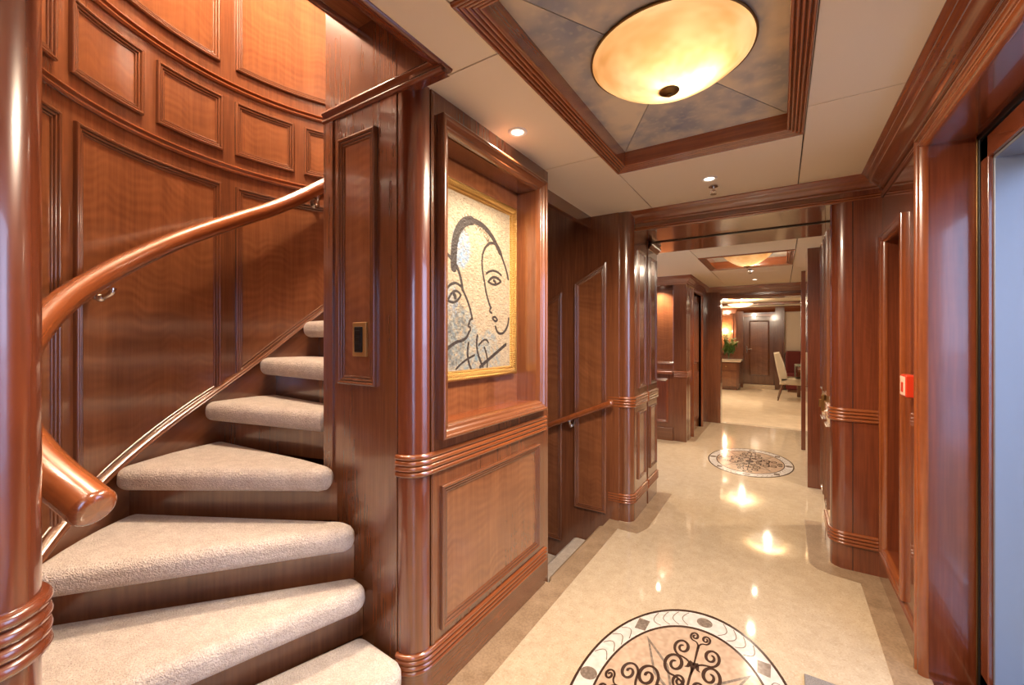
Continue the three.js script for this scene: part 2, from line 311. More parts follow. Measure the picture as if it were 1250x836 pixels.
// ---- stair core: box with the picture niche, round corner, ribs
const core = setting('wall_core', 'panelled mahogany stair core with picture niche and rounded corner', 'wall');
{
  const faceL = planeSurf(-1.55, 1.02, -1.13, 1.02), faceR = planeSurf(LX, 1.10, LX, 1.95);
  // right face with the niche opening
  part(core, 'wall_face', board(rect(1.1045, 1.95, -0.05, H + 0.02), [rect(1.175, 1.875, 0.965, 2.05)], 0.05, (s, y, z) => W(LX - 0.05 + z, s, y)), M.wood);
  part(core, 'niche_back', bx(-1.20, -1.17, 1.12, 1.93, 0.9, 2.12), M.fig);
  part(core, 'niche_reveal', bx(-1.19, LX - 0.002, 1.8735, 1.905, 0.966, 2.049), M.wood);
  part(core, 'niche_reveal', bx(-1.19, LX - 0.002, 1.145, 1.1765, 0.966, 2.049), M.wood);
  part(core, 'niche_reveal', bx(-1.19, LX - 0.002, 1.145, 1.905, 2.0485, 2.08, 'F'), M.wood);
  part(core, 'niche_ledge', bx(-1.19, LX + 0.012, 1.145, 1.905, 0.935, 0.968, 'F', 0.006), M.rail);
  part(core, 'niche_casing', frameGeo((s, y, d) => W(LX + d, s, y), rect(1.128, 1.922, 0.925, 2.098), [[0, 0], [0, 0.036], [0.002, 0.040], [0.008, 0.042], [0.014, 0.039], [0.016, 0.034], [0.016, 0.034], [0.024, 0.031], [0.030, 0.024], [0.034, 0.022], [0.040, 0.022], [0.044, 0.016], [0.0495, 0.0], [0.0495, -0.01]]), M.wood);
  panel(core, (s, y, d) => W(LX + d, s, y), rect(1.15, 1.885, 0.225, 0.752));
  // left face beside the steps
  part(core, 'wall_face', bx(-1.55, -1.134, 1.02, 1.06, -0.05, H + 0.3), M.wood);
  part(core, 'wall_side', bx(-1.55, -1.51, 1.06, 1.95, -0.05, 3.9), M.wood);
  part(setting('wall_stair_rear', 'mahogany wall between the winding stair and the recess', 'wall'), 'wall_face', bx(-2.7, LX - 0.001, 1.951, 2.0, -1.6, 3.9), M.wood);
  part(core, 'corner_bead', bx(-1.551, -1.49, 1.012, 1.03, 0.0, H - 0.03), M.wood);
  panel(core, (s, y, d) => W(s, 1.02 - d, y), rect(-1.452, -1.236, 1.115, 2.06), 1, BOLECTION);
  // round corner column
  const cR = -1.125, cF = 1.095, r = 0.074, col = arc(cR, cF, r, -92, 2, 18);
  part(core, 'corner_column', runGeo(col, [[-0.05, 0], [H + 0.02, 0]], 1, false, true), M.red);
  part(core, 'joint_backing', bx(-1.15, -1.09, 1.06, 1.12, 0, H), M.gap);
  const path = [[-1.53, 1.02], [-1.128, 1.02], ...col.slice(1, -1), [LX, 1.1], [LX, 1.952], [-1.2, 1.952]];
  const right = [[-1.133, 1.02], ...col.slice(0), [LX, 1.1], [LX, 1.952], [-1.15, 1.952]];
  part(core, 'chair_rail', runGeo(right, beads(0.805, 0.885, 4, 0.010), 1), M.trim);
  part(core, 'base_moulding', runGeo(right, beads(0.118, 0.192, 4, 0.010), 1), M.trim);
  part(core, 'baseboard', runGeo(right, [[0, 0.004], [0.116, 0.004], [0.118, 0]], 1), M.wood);
  part(core, 'stile', bx(LX - 0.01, LX + 0.003, 1.108, 1.122, 0.19, H - 0.01), M.wood);
}
// ---- recess of the stair going down
const recess = setting('wall_recess', 'dark mahogany wall with sloped panels over the descending stair', 'wall');
{
  part(recess, 'wall_face', bx(-2.8, -0.96, 2.90, 2.96, -1.6, H + 0.3), M.wood);
  part(setting('wall_recess_end', 'mahogany end wall at the bottom of the descending stair', 'wall'), 'wall_face', bx(-2.85, -2.79, 1.95, 2.96, -1.6, H + 0.3), M.wood);
  const recTop = setting('ceiling_recess', 'mahogany soffit and fascia over the descending stair', 'ceiling');
  part(recTop, 'soffit', bx(-2.8, -1.17, 1.95, 2.95, 2.40, 2.44, 'R'), M.wood);
  part(recTop, 'fascia', bx(-1.20, -1.17, 1.955, 2.9, 2.10, 2.19, 'F'), M.wood);
  part(setting('floor_lower', 'carpeted floor at the foot of the descending stair', 'floor'), 'carpet', bx(-2.8, -1.0, 1.95, 2.95, -1.6, -1.5, 'R'), M.roomCarpet);
  part(floor, 'landing_edge', bx(-1.03, -0.98, 1.97, 2.9, -0.3, -0.061, 'F'), M.wood);
  const S = (s, y, d) => W(s, 2.90 - d, y);
  panel(recess, S, [[-1.30, 0.035], [-1.055, 0.035], [-1.055, 1.835], [-1.30, 1.70]]);
  panel(recess, S, [[-1.66, -0.25], [-1.405, -0.25], [-1.405, 1.64], [-1.66, 1.50]]);
  panel(recess, S, [[-2.02, -0.53], [-1.765, -0.53], [-1.765, 1.44], [-2.02, 1.30]]);
}
// ---- portal: round-cornered pilasters either side and the glossy header
const portal = setting('wall_portal', 'mahogany portal with ribbed pilasters and glossy header between foyer and lobby', 'wall');
{
  const PL = -0.87, PR = 0.24;
  // left pilaster
  const cl1 = arc(PL - 0.065, 2.975, 0.065, -90, 0, 12);
  const pathL = [[-1.04, 2.91], ...cl1, [PL, 3.285]];
  part(portal, 'pilaster_face', runGeo(pathL, [[-0.02, 0], [H, 0]], 1, false, true), M.wood);
  part(portal, 'pilaster_end', bx(-1.5, PL - 0.002, 3.25, 3.285, 0, H), M.wood);
  part(portal, 'chair_rail', runGeo(pathL, beads(0.80, 0.878, 4, 0.010), 1), M.trim);
  part(portal, 'base_moulding', runGeo(pathL, beads(0.125, 0.195, 4, 0.010), 1), M.trim);
  const SL = (s, y, d) => W(PL + d, s, y);
  panel(portal, SL, rect(3.045, 3.235, 0.93, 1.93), 1, SLIM); panel(portal, SL, rect(3.045, 3.235, 0.27, 0.755), 1, SLIM);
  part(portal, 'pocket_lining', bx(-1.5, PL - 0.05, 3.285, 3.325, 0, H2), M.black);
  part(portal, 'post', bx(-1.6, PL, 3.325, 3.60, 0, H2), M.wood);
  panel(portal, SL, rect(3.365, 3.56, 0.93, 1.93), 1, SLIM); panel(portal, SL, rect(3.365, 3.56, 0.27, 0.755), 1, SLIM);
  const pathL2 = [[PL - 0.01, 3.325], [PL, 3.325], [PL, 3.60], [-1.2, 3.60]];
  part(portal, 'chair_rail', runGeo(pathL2, beads(0.80, 0.878, 4, 0.010), 1), M.trim);
  part(portal, 'base_moulding', runGeo(pathL2, beads(0.125, 0.195, 4, 0.010), 1), M.trim);
  part(portal, 'capital', runGeo([[PL, 3.33], [PL, 3.60], [-1.2, 3.60]], [[1.985, 0], [1.99, 0.008], [2.0, 0.01], [2.01, 0.022], [2.025, 0.028], [2.04, 0.028], [2.05, 0.02]], 1), M.trim);
  // right pilaster
  const cr1 = arc(PR + 0.065, 3.045, 0.065, 180, 270, 12);
  const pathR = [[PR, 3.3], ...cr1, [RX + 0.02, 2.98]];
  part(portal, 'pilaster_face', runGeo(pathR, [[-0.02, 0], [H, 0]], 1, false, true), M.red);
  part(portal, 'joint', bx(0.335, 0.338, 2.977, 2.985, 0, 2.05), M.gap);
  part(portal, 'chair_rail', runGeo(pathR, beads(0.825, 0.90, 4, 0.010), 1), M.trim);
  part(portal, 'base_moulding', runGeo(pathR, beads(0.135, 0.21, 4, 0.010), 1), M.trim);
  const SR = (s, y, d) => W(PR - d, s, y);
  panel(portal, SR, rect(3.085, 3.26, 0.95, 1.93), 1, SLIM); panel(portal, SR, rect(3.085, 3.26, 0.28, 0.77), 1, SLIM);
  part(portal, 'pocket_lining', bx(PR + 0.05, 1.0, 3.3, 3.34, 0, H2), M.black);
  part(portal, 'post', bx(PR, 1.0, 3.34, 3.60, 0, H2), M.wood);
  part(portal, 'block', bx(0.5, 1.9, 3.05, 3.6, 0, H2), M.wood);
  panel(portal, SR, rect(3.37, 3.57, 0.95, 1.93), 1, SLIM); panel(portal, SR, rect(3.37, 3.57, 0.28, 0.77), 1, SLIM);
  part(portal, 'latch', [bx(PR - 0.022, PR, 3.33, 3.352, 0.82, 0.93, 'y', 0.006), bx(PR - 0.034, PR - 0.018, 3.335, 3.347, 0.85, 0.9, 'y', 0.005)], M.brass, 'small brass latch');
  // header
  part(portal, 'header', bx(-1.25, RX + 0.14, 2.985, 3.398, 2.05, H + 0.1, 'R', 0.004), M.wood);
  part(portal, 'header', bx(-1.25, RX + 0.14, 3.412, 3.86, 2.05, H + 0.1, 'R', 0.004), M.wood);
  part(portal, 'door_track', bx(-0.98, 0.34, 3.392, 3.418, 2.044, 2.075, 'R', 0), M.black);
  part(portal, 'frieze_bead', runGeo([[-1.17, 2.985], [RX, 2.985]], beads(2.052, 2.078, 2, 0.006), 1), M.trim);
  part(portal, 'crown_moulding', runGeo([[-1.17, 2.985], [RX, 2.985]], [[2.10, 0], [2.104, 0.010], [2.112, 0.013], [2.118, 0.010], [2.122, 0.014], [2.132, 0.018], [2.142, 0.027], [2.150, 0.040], [2.158, 0.046], [2.158, 0.046], [2.164, 0.048], [2.172, 0.056], [2.18, 0.058]], 1), M.trim);
}
// ---- right wall: coaming door, casing, exterior glass door
const wallR = setting('wall_right', 'glossy mahogany wall with a recessed coaming door and exterior door openings', 'wall');
const DOOR = { a: 1.02, b: 2.19, top: 2.02 }, WIN = { a: -1.5, b: -0.35, top: 2.02 };
{
  part(wallR, 'wall_face', board(rect(-1.75, 3.0, -0.05, H + 0.1), [rect(2.52, 2.915, 0.18, 1.80), rect(DOOR.a, DOOR.b, 0.0, DOOR.top), rect(WIN.a, WIN.b, 0.0, WIN.top)], 0.14, (s, y, z) => W(RX + z, s, y)), M.red);
  const S = (s, y, d) => W(RX - d, s, y);
  const casing = [[0, 0], [0, 0.012], [0.003, 0.017], [0.009, 0.019], [0.015, 0.016], [0.017, 0.012], [0.017, 0.012], [0.027, 0.011], [0.030, 0.013], [0.036, 0.013], [0.040, 0.008], [0.0465, 0.0], [0.0465, -0.012]];
  part(wallR, 'coaming_casing', frameGeo(S, rect(2.476, 2.959, 0.136, 1.844), casing), M.trim);
  part(wallR, 'recess_lining', [bx(RX + 0.1395, RX + 0.17, 2.45, 2.98, 0.1, 1.9)], M.wood);
  part(wallR, 'baseboard', runGeo([[RX, 2.976], [RX, DOOR.b + 0.05]].map(p => [p[0], p[1]]), [[0, 0.012], [0.105, 0.012], [0.112, 0.016], [0.12, 0.016], [0.128, 0.008], [0.13, 0]], 1), M.wood);
  const big = [[0, 0], [0, 0.014], [0.004, 0.020], [0.011, 0.022], [0.017, 0.019], [0.020, 0.013], [0.020, 0.013], [0.030, 0.013], [0.033, 0.017], [0.040, 0.017], [0.046, 0.012], [0.0525, 0.0], [0.0525, -0.012]];
  for (const d of [DOOR, WIN]) part(wallR, 'door_casing', frameGeo(S, rect(d.a - 0.05, d.b + 0.05, -0.1, d.top + 0.05), big), M.trim);
  part(wallR, 'crown_moulding', runGeo([[RX, 2.985], [RX, -1.75]], [[2.088, 0], [2.09, 0.010], [2.096, 0.014], [2.103, 0.012], [2.107, 0.016], [2.116, 0.021], [2.124, 0.033], [2.131, 0.048], [2.139, 0.056], [2.139, 0.056], [2.146, 0.058], [2.151, 0.066], [2.160, 0.074], [2.160, 0.074], [2.168, 0.077], [2.174, 0.090], [2.18, 0.093]], 1), M.trim);
  part(wallR, 'picture_rail', runGeo([[RX, 2.97], [RX, DOOR.b + 0.06]], beads(2.046, 2.07, 2, 0.006), 1), M.trim);
}
function glassDoor(name, label, d) {
  const o = setting(name, label, 'door'), R0 = RX + 0.14;
  part(o, 'seal', [bx(R0 - 0.002, R0 + 0.02, d.b - 0.022, d.b + 0.03, 0, d.top + 0.02), bx(R0 - 0.002, R0 + 0.02, d.a - 0.03, d.a + 0.022, 0, d.top + 0.02), bx(R0 - 0.002, R0 + 0.02, d.a, d.b, d.top - 0.022, d.top + 0.03)], M.black);
  part(o, 'seal_bead', [bx(R0 - 0.006, R0 + 0.004, d.b - 0.014, d.b - 0.008, 0, d.top - 0.01), bx(R0 - 0.006, R0 + 0.004, d.a + 0.008, d.a + 0.014, 0, d.top - 0.01)], M.antique);
  const a = d.a + 0.03, b = d.b - 0.03, t = d.top - 0.03;
  part(o, 'stile', bx(R0, R0 + 0.05, b - 0.062, b, 0.01, t), M.red); part(o, 'stile', bx(R0, R0 + 0.05, a, a + 0.062, 0.01, t), M.red);
  part(o, 'top_rail', bx(R0, R0 + 0.05, a, b, t - 0.075, t, 'F'), M.red); part(o, 'bottom_rail', bx(R0, R0 + 0.05, a, b, 0.01, 0.1, 'F'), M.red);
  const gb = b - 0.062, ga = a + 0.062, gt = t - 0.075, w = 0.012;
  part(o, 'metal_frame', [bx(R0 + 0.012, R0 + 0.13, gb - w, gb, 0.1, gt), bx(R0 + 0.012, R0 + 0.13, ga, ga + w, 0.1, gt), bx(R0 + 0.012, R0 + 0.13, ga, gb, gt - w, gt), bx(R0 + 0.012, R0 + 0.13, ga, gb, 0.1, 0.1 + w)], M.steel, 'brushed metal inner frame');
  part(o, 'outer_frame', [bx(R0 + 0.13, R0 + 0.15, gb - 0.05, gb + 0.12, 0.0, gt + 0.12), bx(R0 + 0.13, R0 + 0.15, ga - 0.12, ga + 0.05, 0.0, gt + 0.12), bx(R0 + 0.13, R0 + 0.15, ga, gb, gt - 0.04, gt + 0.12), bx(R0 + 0.13, R0 + 0.15, ga, gb, 0.0, 0.14)], M.hull);
  part(o, 'glass_pane', bx(R0 + 0.098, R0 + 0.104, ga, gb, 0.1, gt, 'y', 0), M.glass);
}
glassDoor('door_1', 'glazed exterior door with mahogany frame opening to the side deck', DOOR);
glassDoor('door_2', 'second glazed exterior door further aft on the same wall', WIN);
{
  const o = setting('exterior', 'white bulwark and deck outside the glazed door with the sea beyond', 'deck');
  part(o, 'side_deck', bx(RX + 0.28, 2.1, -3, 6, -0.12, -0.04, 'F', 0), M.deck);
  part(o, 'bulwark', bx(1.75, 1.9, -3, 6, -0.1, 0.42, 'F', 0.02), M.hull);
  part(o, 'sea_surface', bx(3, 260, -200, 200, -3.2, -3, 'F', 0), M.sea);
  part(o, 'outer_shell', [bx(RX + 0.14, RX + 0.28, -1.8, WIN.a - 0.02, -0.05, 2.4), bx(RX + 0.14, RX + 0.28, WIN.b + 0.02, DOOR.a - 0.02, -0.05, 2.4), bx(RX + 0.172, RX + 0.28, DOOR.b + 0.02, 3.06, -0.05, 2.4), bx(RX + 0.14, RX + 0.28, -1.8, 3.06, 2.05, 2.4)], M.hull);
  part(o, 'deck_overhang', bx(RX + 0.14, 1.3, -3, 6, 2.4, 2.5, 'F', 0.01), M.hull);
}
// ---- foyer walls behind the camera
const wallBack = setting('wall_back', 'mahogany wall closing the foyer aft', 'wall');
part(wallBack, 'wall_face', bx(-1.2, 0.75, -1.82, -1.75, -0.05, H + 0.1), M.wood);
panel(wallBack, (s, y, d) => W(s, -1.75 + d, y), rect(-0.9, -0.4, 0.25, 1.95)); panel(wallBack, (s, y, d) => W(s, -1.75 + d, y), rect(-0.25, 0.3, 0.25, 1.95));
const wallL = setting('wall_left', 'mahogany wall between the stair column and the aft wall', 'wall');
part(wallL, 'wall_face', bx(-1.15, -1.08, -1.8, 0.1, -0.05, H + 0.1), M.wood);
panel(wallL, (s, y, d) => W(-1.08 + d, s, y), rect(-1.6, -0.95, 0.25, 1.95)); panel(wallL, (s, y, d) => W(-1.08 + d, s, y), rect(-0.8, -0.15, 0.25, 1.95));

// ---- foyer ceiling of cream panels with a coffer
const ceil = setting('ceiling', 'cream panelled ceiling of the foyer', 'ceiling');
const T1 = { a: -0.74, b: 0.085, n: 0.85, f: 2.205 };
{
  const g = 0.0025, cp = (a, b, c, d) => part(ceil, 'ceiling_panel', bx(a + g, b - g, c + g, d - g, H, H + 0.015, 'F', 0.0015), M.ceiling);
  const OP = -0.935;
  cp(OP, T1.a, -1.75, 0.08); cp(OP, T1.a, 0.08, 1.08); cp(-1.05, OP, 1.05, 1.08); cp(-1.17, T1.a, 1.08, 1.96); cp(-1.19, T1.a, 1.96, 3.0); cp(-1.12, OP, -1.75, 0.06);
  cp(T1.b, RX, -1.75, 0.05); cp(T1.b, RX, 0.05, 1.02); cp(T1.b, RX, 1.02, 1.97); cp(T1.b, RX, 1.97, 3.0);
  cp(T1.a, T1.b, T1.f, 3.0); cp(T1.a, T1.b, -1.75, T1.n);
  part(ceil, 'deckhead', [bx(-0.93, T1.a - 0.002, -1.8, 3.05, H + 0.016, H + 0.05, 'F', 0), bx(-1.25, -0.93, 1.06, 3.05, H + 0.016, H + 0.05, 'F', 0), bx(-1.25, -0.93, -1.8, 0.06, H + 0.016, H + 0.05, 'F', 0), bx(T1.b + 0.002, RX + 0.1, -1.8, 3.05, H + 0.016, H + 0.05, 'F', 0), bx(T1.a - 0.05, T1.b + 0.05, T1.f + 0.05, 3.05, H + 0.016, H + 0.05, 'F', 0), bx(T1.a - 0.05, T1.b + 0.05, -1.8, T1.n - 0.05, H + 0.016, H + 0.05, 'F', 0)], M.gap);
}
part(ceil, 'deck_slab', bx(-0.89, RX + 0.14, -1.8, 2.98, 2.31, 2.35, 'F', 0), M.gap);
// coffer: reeded frame, fascia and four painted panels meeting on the diagonals
function coffer(parent, T, y, depth, w, n, painted) {
  const path = [[T.a, T.n], [T.a, T.f], [T.b, T.f], [T.b, T.n]];
  // reeded underside
  const prof = [[y + 0.01, 0]]; const h = w / n;
  for (let b = 0; b < n; b++) for (let k = 0; k <= 6; k++) { const a = Math.PI * k / 6; prof.push([y - 0.002 - Math.sin(a) * 0.010 + (b / n) * 0.012, h * (b + 0.5) - Math.cos(a) * h / 2]); }
  prof.push([y + 0.014, w]); prof.push([y + 0.014, w]); prof.push([y + depth, w]);
  part(parent, 'coffer_frame', runGeo(path, prof, 1, true), M.trim, 'reeded mahogany coffer frame');
  const a = T.a + w - 0.004, b = T.b - w + 0.004, c = T.n + w - 0.004, d = T.f - w + 0.004, cx = (a + b) / 2, cz = (c + d) / 2;
  const tri = (p) => { const q = insetPoly(p, 0.0018), sh = new THREE.Shape(q.map(v => new THREE.Vector2(...v))), e = new THREE.ExtrudeGeometry(sh, { depth: 0.01, bevelEnabled: false }); e.rotateX(-Math.PI / 2); e.translate(0, y + depth, 0); return uvWorld(e, 'F'); };
  if (painted) for (const p of [[[a, c], [b, c], [cx, cz]], [[b, c], [b, d], [cx, cz]], [[b, d], [a, d], [cx, cz]], [[a, d], [a, c], [cx, cz]]]) part(parent, 'painted_panel', tri(p), M.mural, 'cloudy grey and tan painted panel');
  else part(parent, 'coffer_top', bx(a, b, c, d, y + depth, y + depth + 0.01, 'F', 0), M.mural);
  part(parent, 'coffer_backing', bx(a - 0.04, b + 0.04, c - 0.04, d + 0.04, y + depth + 0.011, y + depth + 0.03, 'F', 0), M.gap);
}
coffer(ceil, T1, H, 0.072, 0.064, 5, true);
// ---- opening of the stairwell in the ceiling
const well = setting('trim_1', 'mahogany lip and soffit round the stairwell opening in the ceiling', 'trim');
{
  const lip = [[H + 0.0, -0.002], [H - 0.006, 0.0], [H - 0.010, 0.006], [H - 0.010, 0.012], [H - 0.006, 0.016], [H - 0.006, 0.016], [H - 0.006, 0.034], [H - 0.002, 0.038], [H - 0.002, 0.038], [H + 0.012, 0.044], [H + 0.012, 0.06], [H + 0.06, 0.062], [H + 0.28, 0.062]];
  // the lip follows the opening: along the corridor, then across over the stair core
  part(well, 'opening_lip', runGeo([[-0.915, 0.07], [-0.915, 1.062]], lip, -1), M.red);
  part(well, 'opening_lip', runGeo([[-0.915, 1.0195], [-1.552, 1.0195]], [[H - 0.03, -0.03], [H - 0.03, 0.004], [H - 0.027, 0.010], [H - 0.020, 0.013], [H - 0.014, 0.010], [H - 0.012, 0.006], [H - 0.012, 0.006], [H - 0.002, 0.008], [H + 0.006, 0.016], [H + 0.014, 0.016], [H + 0.02, 0.010], [H + 0.022, -0.002]], -1), M.red);
  part(well, 'lip_underside', bx(-1.06, -0.915, 1.01, 1.058, H - 0.012, H + 0.01, 'R', 0.002), M.red);
  part(well, 'opening_lip', runGeo([[-1.1, 0.07], [-0.915, 0.07]], lip, -1), M.red);
  part(well, 'fascia', bx(-1.55, -0.93, 1.022, 1.07, H - 0.005, H + 0.32, 'y'), M.wood);
  part(well, 'fascia', bx(-0.93, -0.90, 0.0, 1.09, H + 0.02, H + 0.32, 'F'), M.wood);
  part(well, 'fascia', bx(-1.2, -0.90, 0.02, 0.06, H + 0.02, H + 0.32, 'R'), M.wood);
  part(well, 'soffit', bx(-1.36, -0.90, 0.0, 1.1, H + 0.28, H + 0.30, 'F'), M.wood);
  part(well, 'soffit_lip', runGeo([[-1.36, 0.03], [-1.36, 1.03]], [[H + 0.285, -0.02], [H + 0.27, -0.012], [H + 0.266, 0], [H + 0.272, 0.012], [H + 0.284, 0.018], [H + 0.30, 0.014], [H + 0.36, 0.014]], -1), M.red);
  part(well, 'upper_wall', bx(-1.36, -1.32, 0.02, 1.03, H + 0.30, 3.95), M.wood);
  part(well, 'upper_core', bx(-1.55, -1.32, 1.0205, 1.06, H + 0.02, 3.95), M.red);
  part(well, 'upper_end', bx(-1.36, -0.95, 0.0, 0.05, H + 0.1, 3.95), M.wood);
  part(well, 'upper_ceiling', bx(-2.45, -1.2, -0.05, 2.1, 3.9, 3.95, 'F', 0), M.ceiling);
}
// ---- lobby beyond the portal
const lobby = setting('wall_lobby', 'mahogany lobby walls with niche and corner pilasters beyond the portal', 'wall');
{
  part(setting('wall_lobby_port', 'mahogany outer wall of the lobby alcove', 'wall'), 'wall_face', bx(-2.6, -2.5, 3.6, 5.6, 0, H2), M.wood);
  const niche = setting('wall_lobby_niche', 'lit mahogany niche wall above the lobby cabinet', 'wall');
  part(niche, 'crown_moulding', runGeo([[-2.5, 5.55], [-1.14, 5.55]], [[1.965, 0], [1.975, 0.012], [1.99, 0.016], [2.01, 0.03], [2.03, 0.048], [2.05, 0.055], [2.07, 0.066]], 1), M.trim);
  part(lobby, 'pilaster', bx(-1.14, -0.985, 5.55, 5.66, 0, H2), M.wood);
  part(niche, 'niche_back', bx(-2.5, -1.12, 5.80, 5.84, 0.88, H2), M.fig);
  panel(niche, (s, y, d) => W(s, 5.80 - d, y), rect(-1.75, -1.16, 0.95, 1.96));
  part(niche, 'niche_head', bx(-2.5, -1.143, 5.55, 5.84, 1.99, H2, 'R'), M.wood);
  part(lobby, 'long_wall', board(rect(5.66, 7.1, 0, H2), [rect(5.95, 6.65, 0, 1.9)], 0.08, (s, y, z) => W(-1.06 + z, s, y)), M.wood);
  part(lobby, 'door_casing', frameGeo((s, y, d) => W(-0.98 + d, s, y), rect(5.9, 6.7, -0.05, 1.95), [[0, 0], [0, 0.018], [0.01, 0.024], [0.03, 0.02], [0.05, 0.012], [0.05, -0.03]]), M.trim);
  part(lobby, 'crown_moulding', runGeo([[-1.14, 5.55], [-0.985, 5.55], [-0.985, 7.1], [0.3, 7.1]], [[1.965, 0], [1.975, 0.012], [1.99, 0.016], [2.01, 0.03], [2.03, 0.048], [2.05, 0.055], [2.07, 0.066]], 1), M.trim);
  part(lobby, 'chair_rail', runGeo([[-1.13, 5.55], [-0.985, 5.55], [-0.985, 5.88]], beads(0.80, 0.878, 4, 0.010), 1), M.trim);
  // portal to the dining saloon
  part(lobby, 'portal_pilaster', bx(-1.06, -0.77, 7.08, 7.28, 0, H2), M.wood); part(lobby, 'portal_pilaster', bx(0.26, 0.6, 7.08, 7.28, 0, H2), M.wood);
  part(lobby, 'portal_header', bx(-1.06, 0.6, 7.10, 7.28, 1.89, H2 + 0.1, 'R'), M.wood);
  part(lobby, 'portal_moulding', runGeo([[-0.77, 7.1], [0.26, 7.1]], beads(1.89, 1.93, 2, 0.008), 1), M.trim);
  // starboard side
  part(lobby, 'side_wall', bx(0.33, 0.4, 4.75, 7.1, 0, H2), M.red);
  part(lobby, 'end_wall', bx(1.8, 1.9, 3.6, 4.8, 0, H2), M.wood); part(lobby, 'return_wall', bx(0.36, 1.9, 4.75, 4.8, 0, H2), M.wood);
  part(lobby, 'pier', bx(0.195, 0.36, 4.44, 4.76, 0, H2), M.red, 'dark glossy mahogany pier');
  part(lobby, 'capital', runGeo([[0.195, 4.76], [0.195, 4.44], [0.6, 4.44]], [[1.975, 0], [1.985, 0.01], [2.0, 0.012], [2.015, 0.024], [2.03, 0.03], [2.05, 0.03]], -1), M.trim);
  part(lobby, 'base_moulding', runGeo([[0.195, 4.76], [0.195, 4.44], [0.6, 4.44]], [[0, 0.008], [0.16, 0.008], [0.166, 0.014], [0.18, 0.014], [0.19, 0]], -1), M.trim);
  part(lobby, 'slim_post', bx(0.20, 0.33, 5.9, 6.05, 0, H2), M.red);
}
const door3 = setting('door_3', 'narrow mahogany lobby door with a silver lever handle', 'door');
part(door3, 'door_leaf', bx(-1.05, -1.01, 5.955, 6.645, 0.01, 1.895), M.fig);
panel(door3, (s, y, d) => W(-1.01 + d, s, y), rect(6.05, 6.55, 0.95, 1.8)); panel(door3, (s, y, d) => W(-1.01 + d, s, y), rect(6.05, 6.55, 0.15, 0.82));
part(door3, 'lever_handle', [bx(-1.012, -1.0, 5.98, 6.02, 0.85, 1.0, 'y', 0.004), bx(-1.0, -0.955, 5.993, 6.007, 0.95, 0.964), bx(-0.967, -0.955, 5.993, 6.10, 0.95, 0.964, 'F', 0.005)], M.chrome, 'silver lever handle');
const ceilLobby = setting('ceiling_lobby', 'cream lobby ceiling with a small mahogany coffer', 'ceiling');
const T2 = { a: -0.68, b: 0.11, n: 4.42, f: 5.27 };
{
  const g = 0.003, cp = (a, b, c, d) => part(ceilLobby, 'ceiling_panel', bx(a + g, b - g, c + g, d - g, H2, H2 + 0.015, 'F', 0.0015), M.ceiling);
  cp(-2.6, T2.a, 3.86, 5.9); cp(T2.b, 1.9, 3.86, 5.6); cp(T2.a, T2.b, 3.86, T2.n); cp(T2.a, T2.b, T2.f, 5.7); cp(-1.1, T2.a, 5.9, 7.12); cp(T2.a, T2.b, 5.7, 7.12); cp(T2.b, 0.5, 5.6, 7.12);
  part(ceilLobby, 'deckhead', [bx(-2.6, T2.a - 0.002, 3.87, 7.3, H2 + 0.016, H2 + 0.04, 'F', 0), bx(T2.b + 0.002, 1.9, 3.87, 7.3, H2 + 0.016, H2 + 0.04, 'F', 0), bx(T2.a - 0.05, T2.b + 0.05, 3.6, T2.n - 0.05, H2 + 0.016, H2 + 0.04, 'F', 0), bx(T2.a - 0.05, T2.b + 0.05, T2.f + 0.05, 7.3, H2 + 0.016, H2 + 0.04, 'F', 0)], M.gap);
  part(ceilLobby, 'deck_slab', bx(-2.6, 1.9, 3.87, 7.3, 2.22, 2.26, 'F', 0), M.gap);
  coffer(ceilLobby, T2, H2, 0.075, 0.064, 5, false);
}
// ---- dining saloon
const saloon = setting('wall_dining', 'mahogany far wall of the dining saloon with cream plaster beside the door', 'wall');
{
  part(saloon, 'wall_face', bx(-4.1, -0.82, 12.62, 12.7, 0, 2.2), M.wood);
  part(saloon, 'wall_face', bx(-0.12, 0.08, 12.5, 12.7, 0, 2.2), M.wood);
  part(saloon, 'wall_face', bx(-0.9, -0.05, 12.601, 12.7, 0, 2.2), M.wood);
  part(saloon, 'pilaster', bx(-1.0, -0.82, 12.5, 12.64, 0, 2.0), M.wood); part(saloon, 'pilaster', bx(-0.12, 0.04, 12.46, 12.52, 0, 2.0), M.wood);
  part(saloon, 'plaster_wall', bx(0.08, 4.1, 12.62, 12.7, 0, 2.2), M.cream);
  for (const s of [-2.9, -2.2, -1.62]) panel(saloon, (q, y, d) => W(q, 12.62 - d, y), rect(s, s + 0.55, 0.9, 1.95));
  part(saloon, 'crown_moulding', runGeo([[-4, 12.6], [4, 12.6]], [[1.96, 0], [1.98, 0.02], [2.0, 0.03], [2.04, 0.07], [2.08, 0.09], [2.1, 0.1]], 1), M.trim);
  part(setting('wall_dining_port', 'mahogany side wall of the dining saloon', 'wall'), 'wall_face', bx(-4.1, -4.0, 7.2, 12.7, 0, 2.2), M.wood);
  part(setting('wall_dining_starboard', 'cream side wall of the dining saloon', 'wall'), 'wall_face', bx(4.0, 4.1, 7.2, 12.7, 0, 2.2), M.cream);
  const near = setting('wall_dining_aft', 'mahogany wall either side of the saloon portal', 'wall');
  part(near, 'wall_face', bx(-4.1, -0.9, 7.285, 7.34, 0, 2.2), M.wood); part(near, 'wall_face', bx(0.4, 4.1, 7.285, 7.34, 0, 2.2), M.wood);
}
const ceilDining = setting('ceiling_dining', 'cream dining saloon ceiling with mahogany beams', 'ceiling');
part(ceilDining, 'ceiling_panel', bx(-4.1, 4.1, 7.28, 12.7, 2.1, 2.16, 'F', 0), M.ceiling);
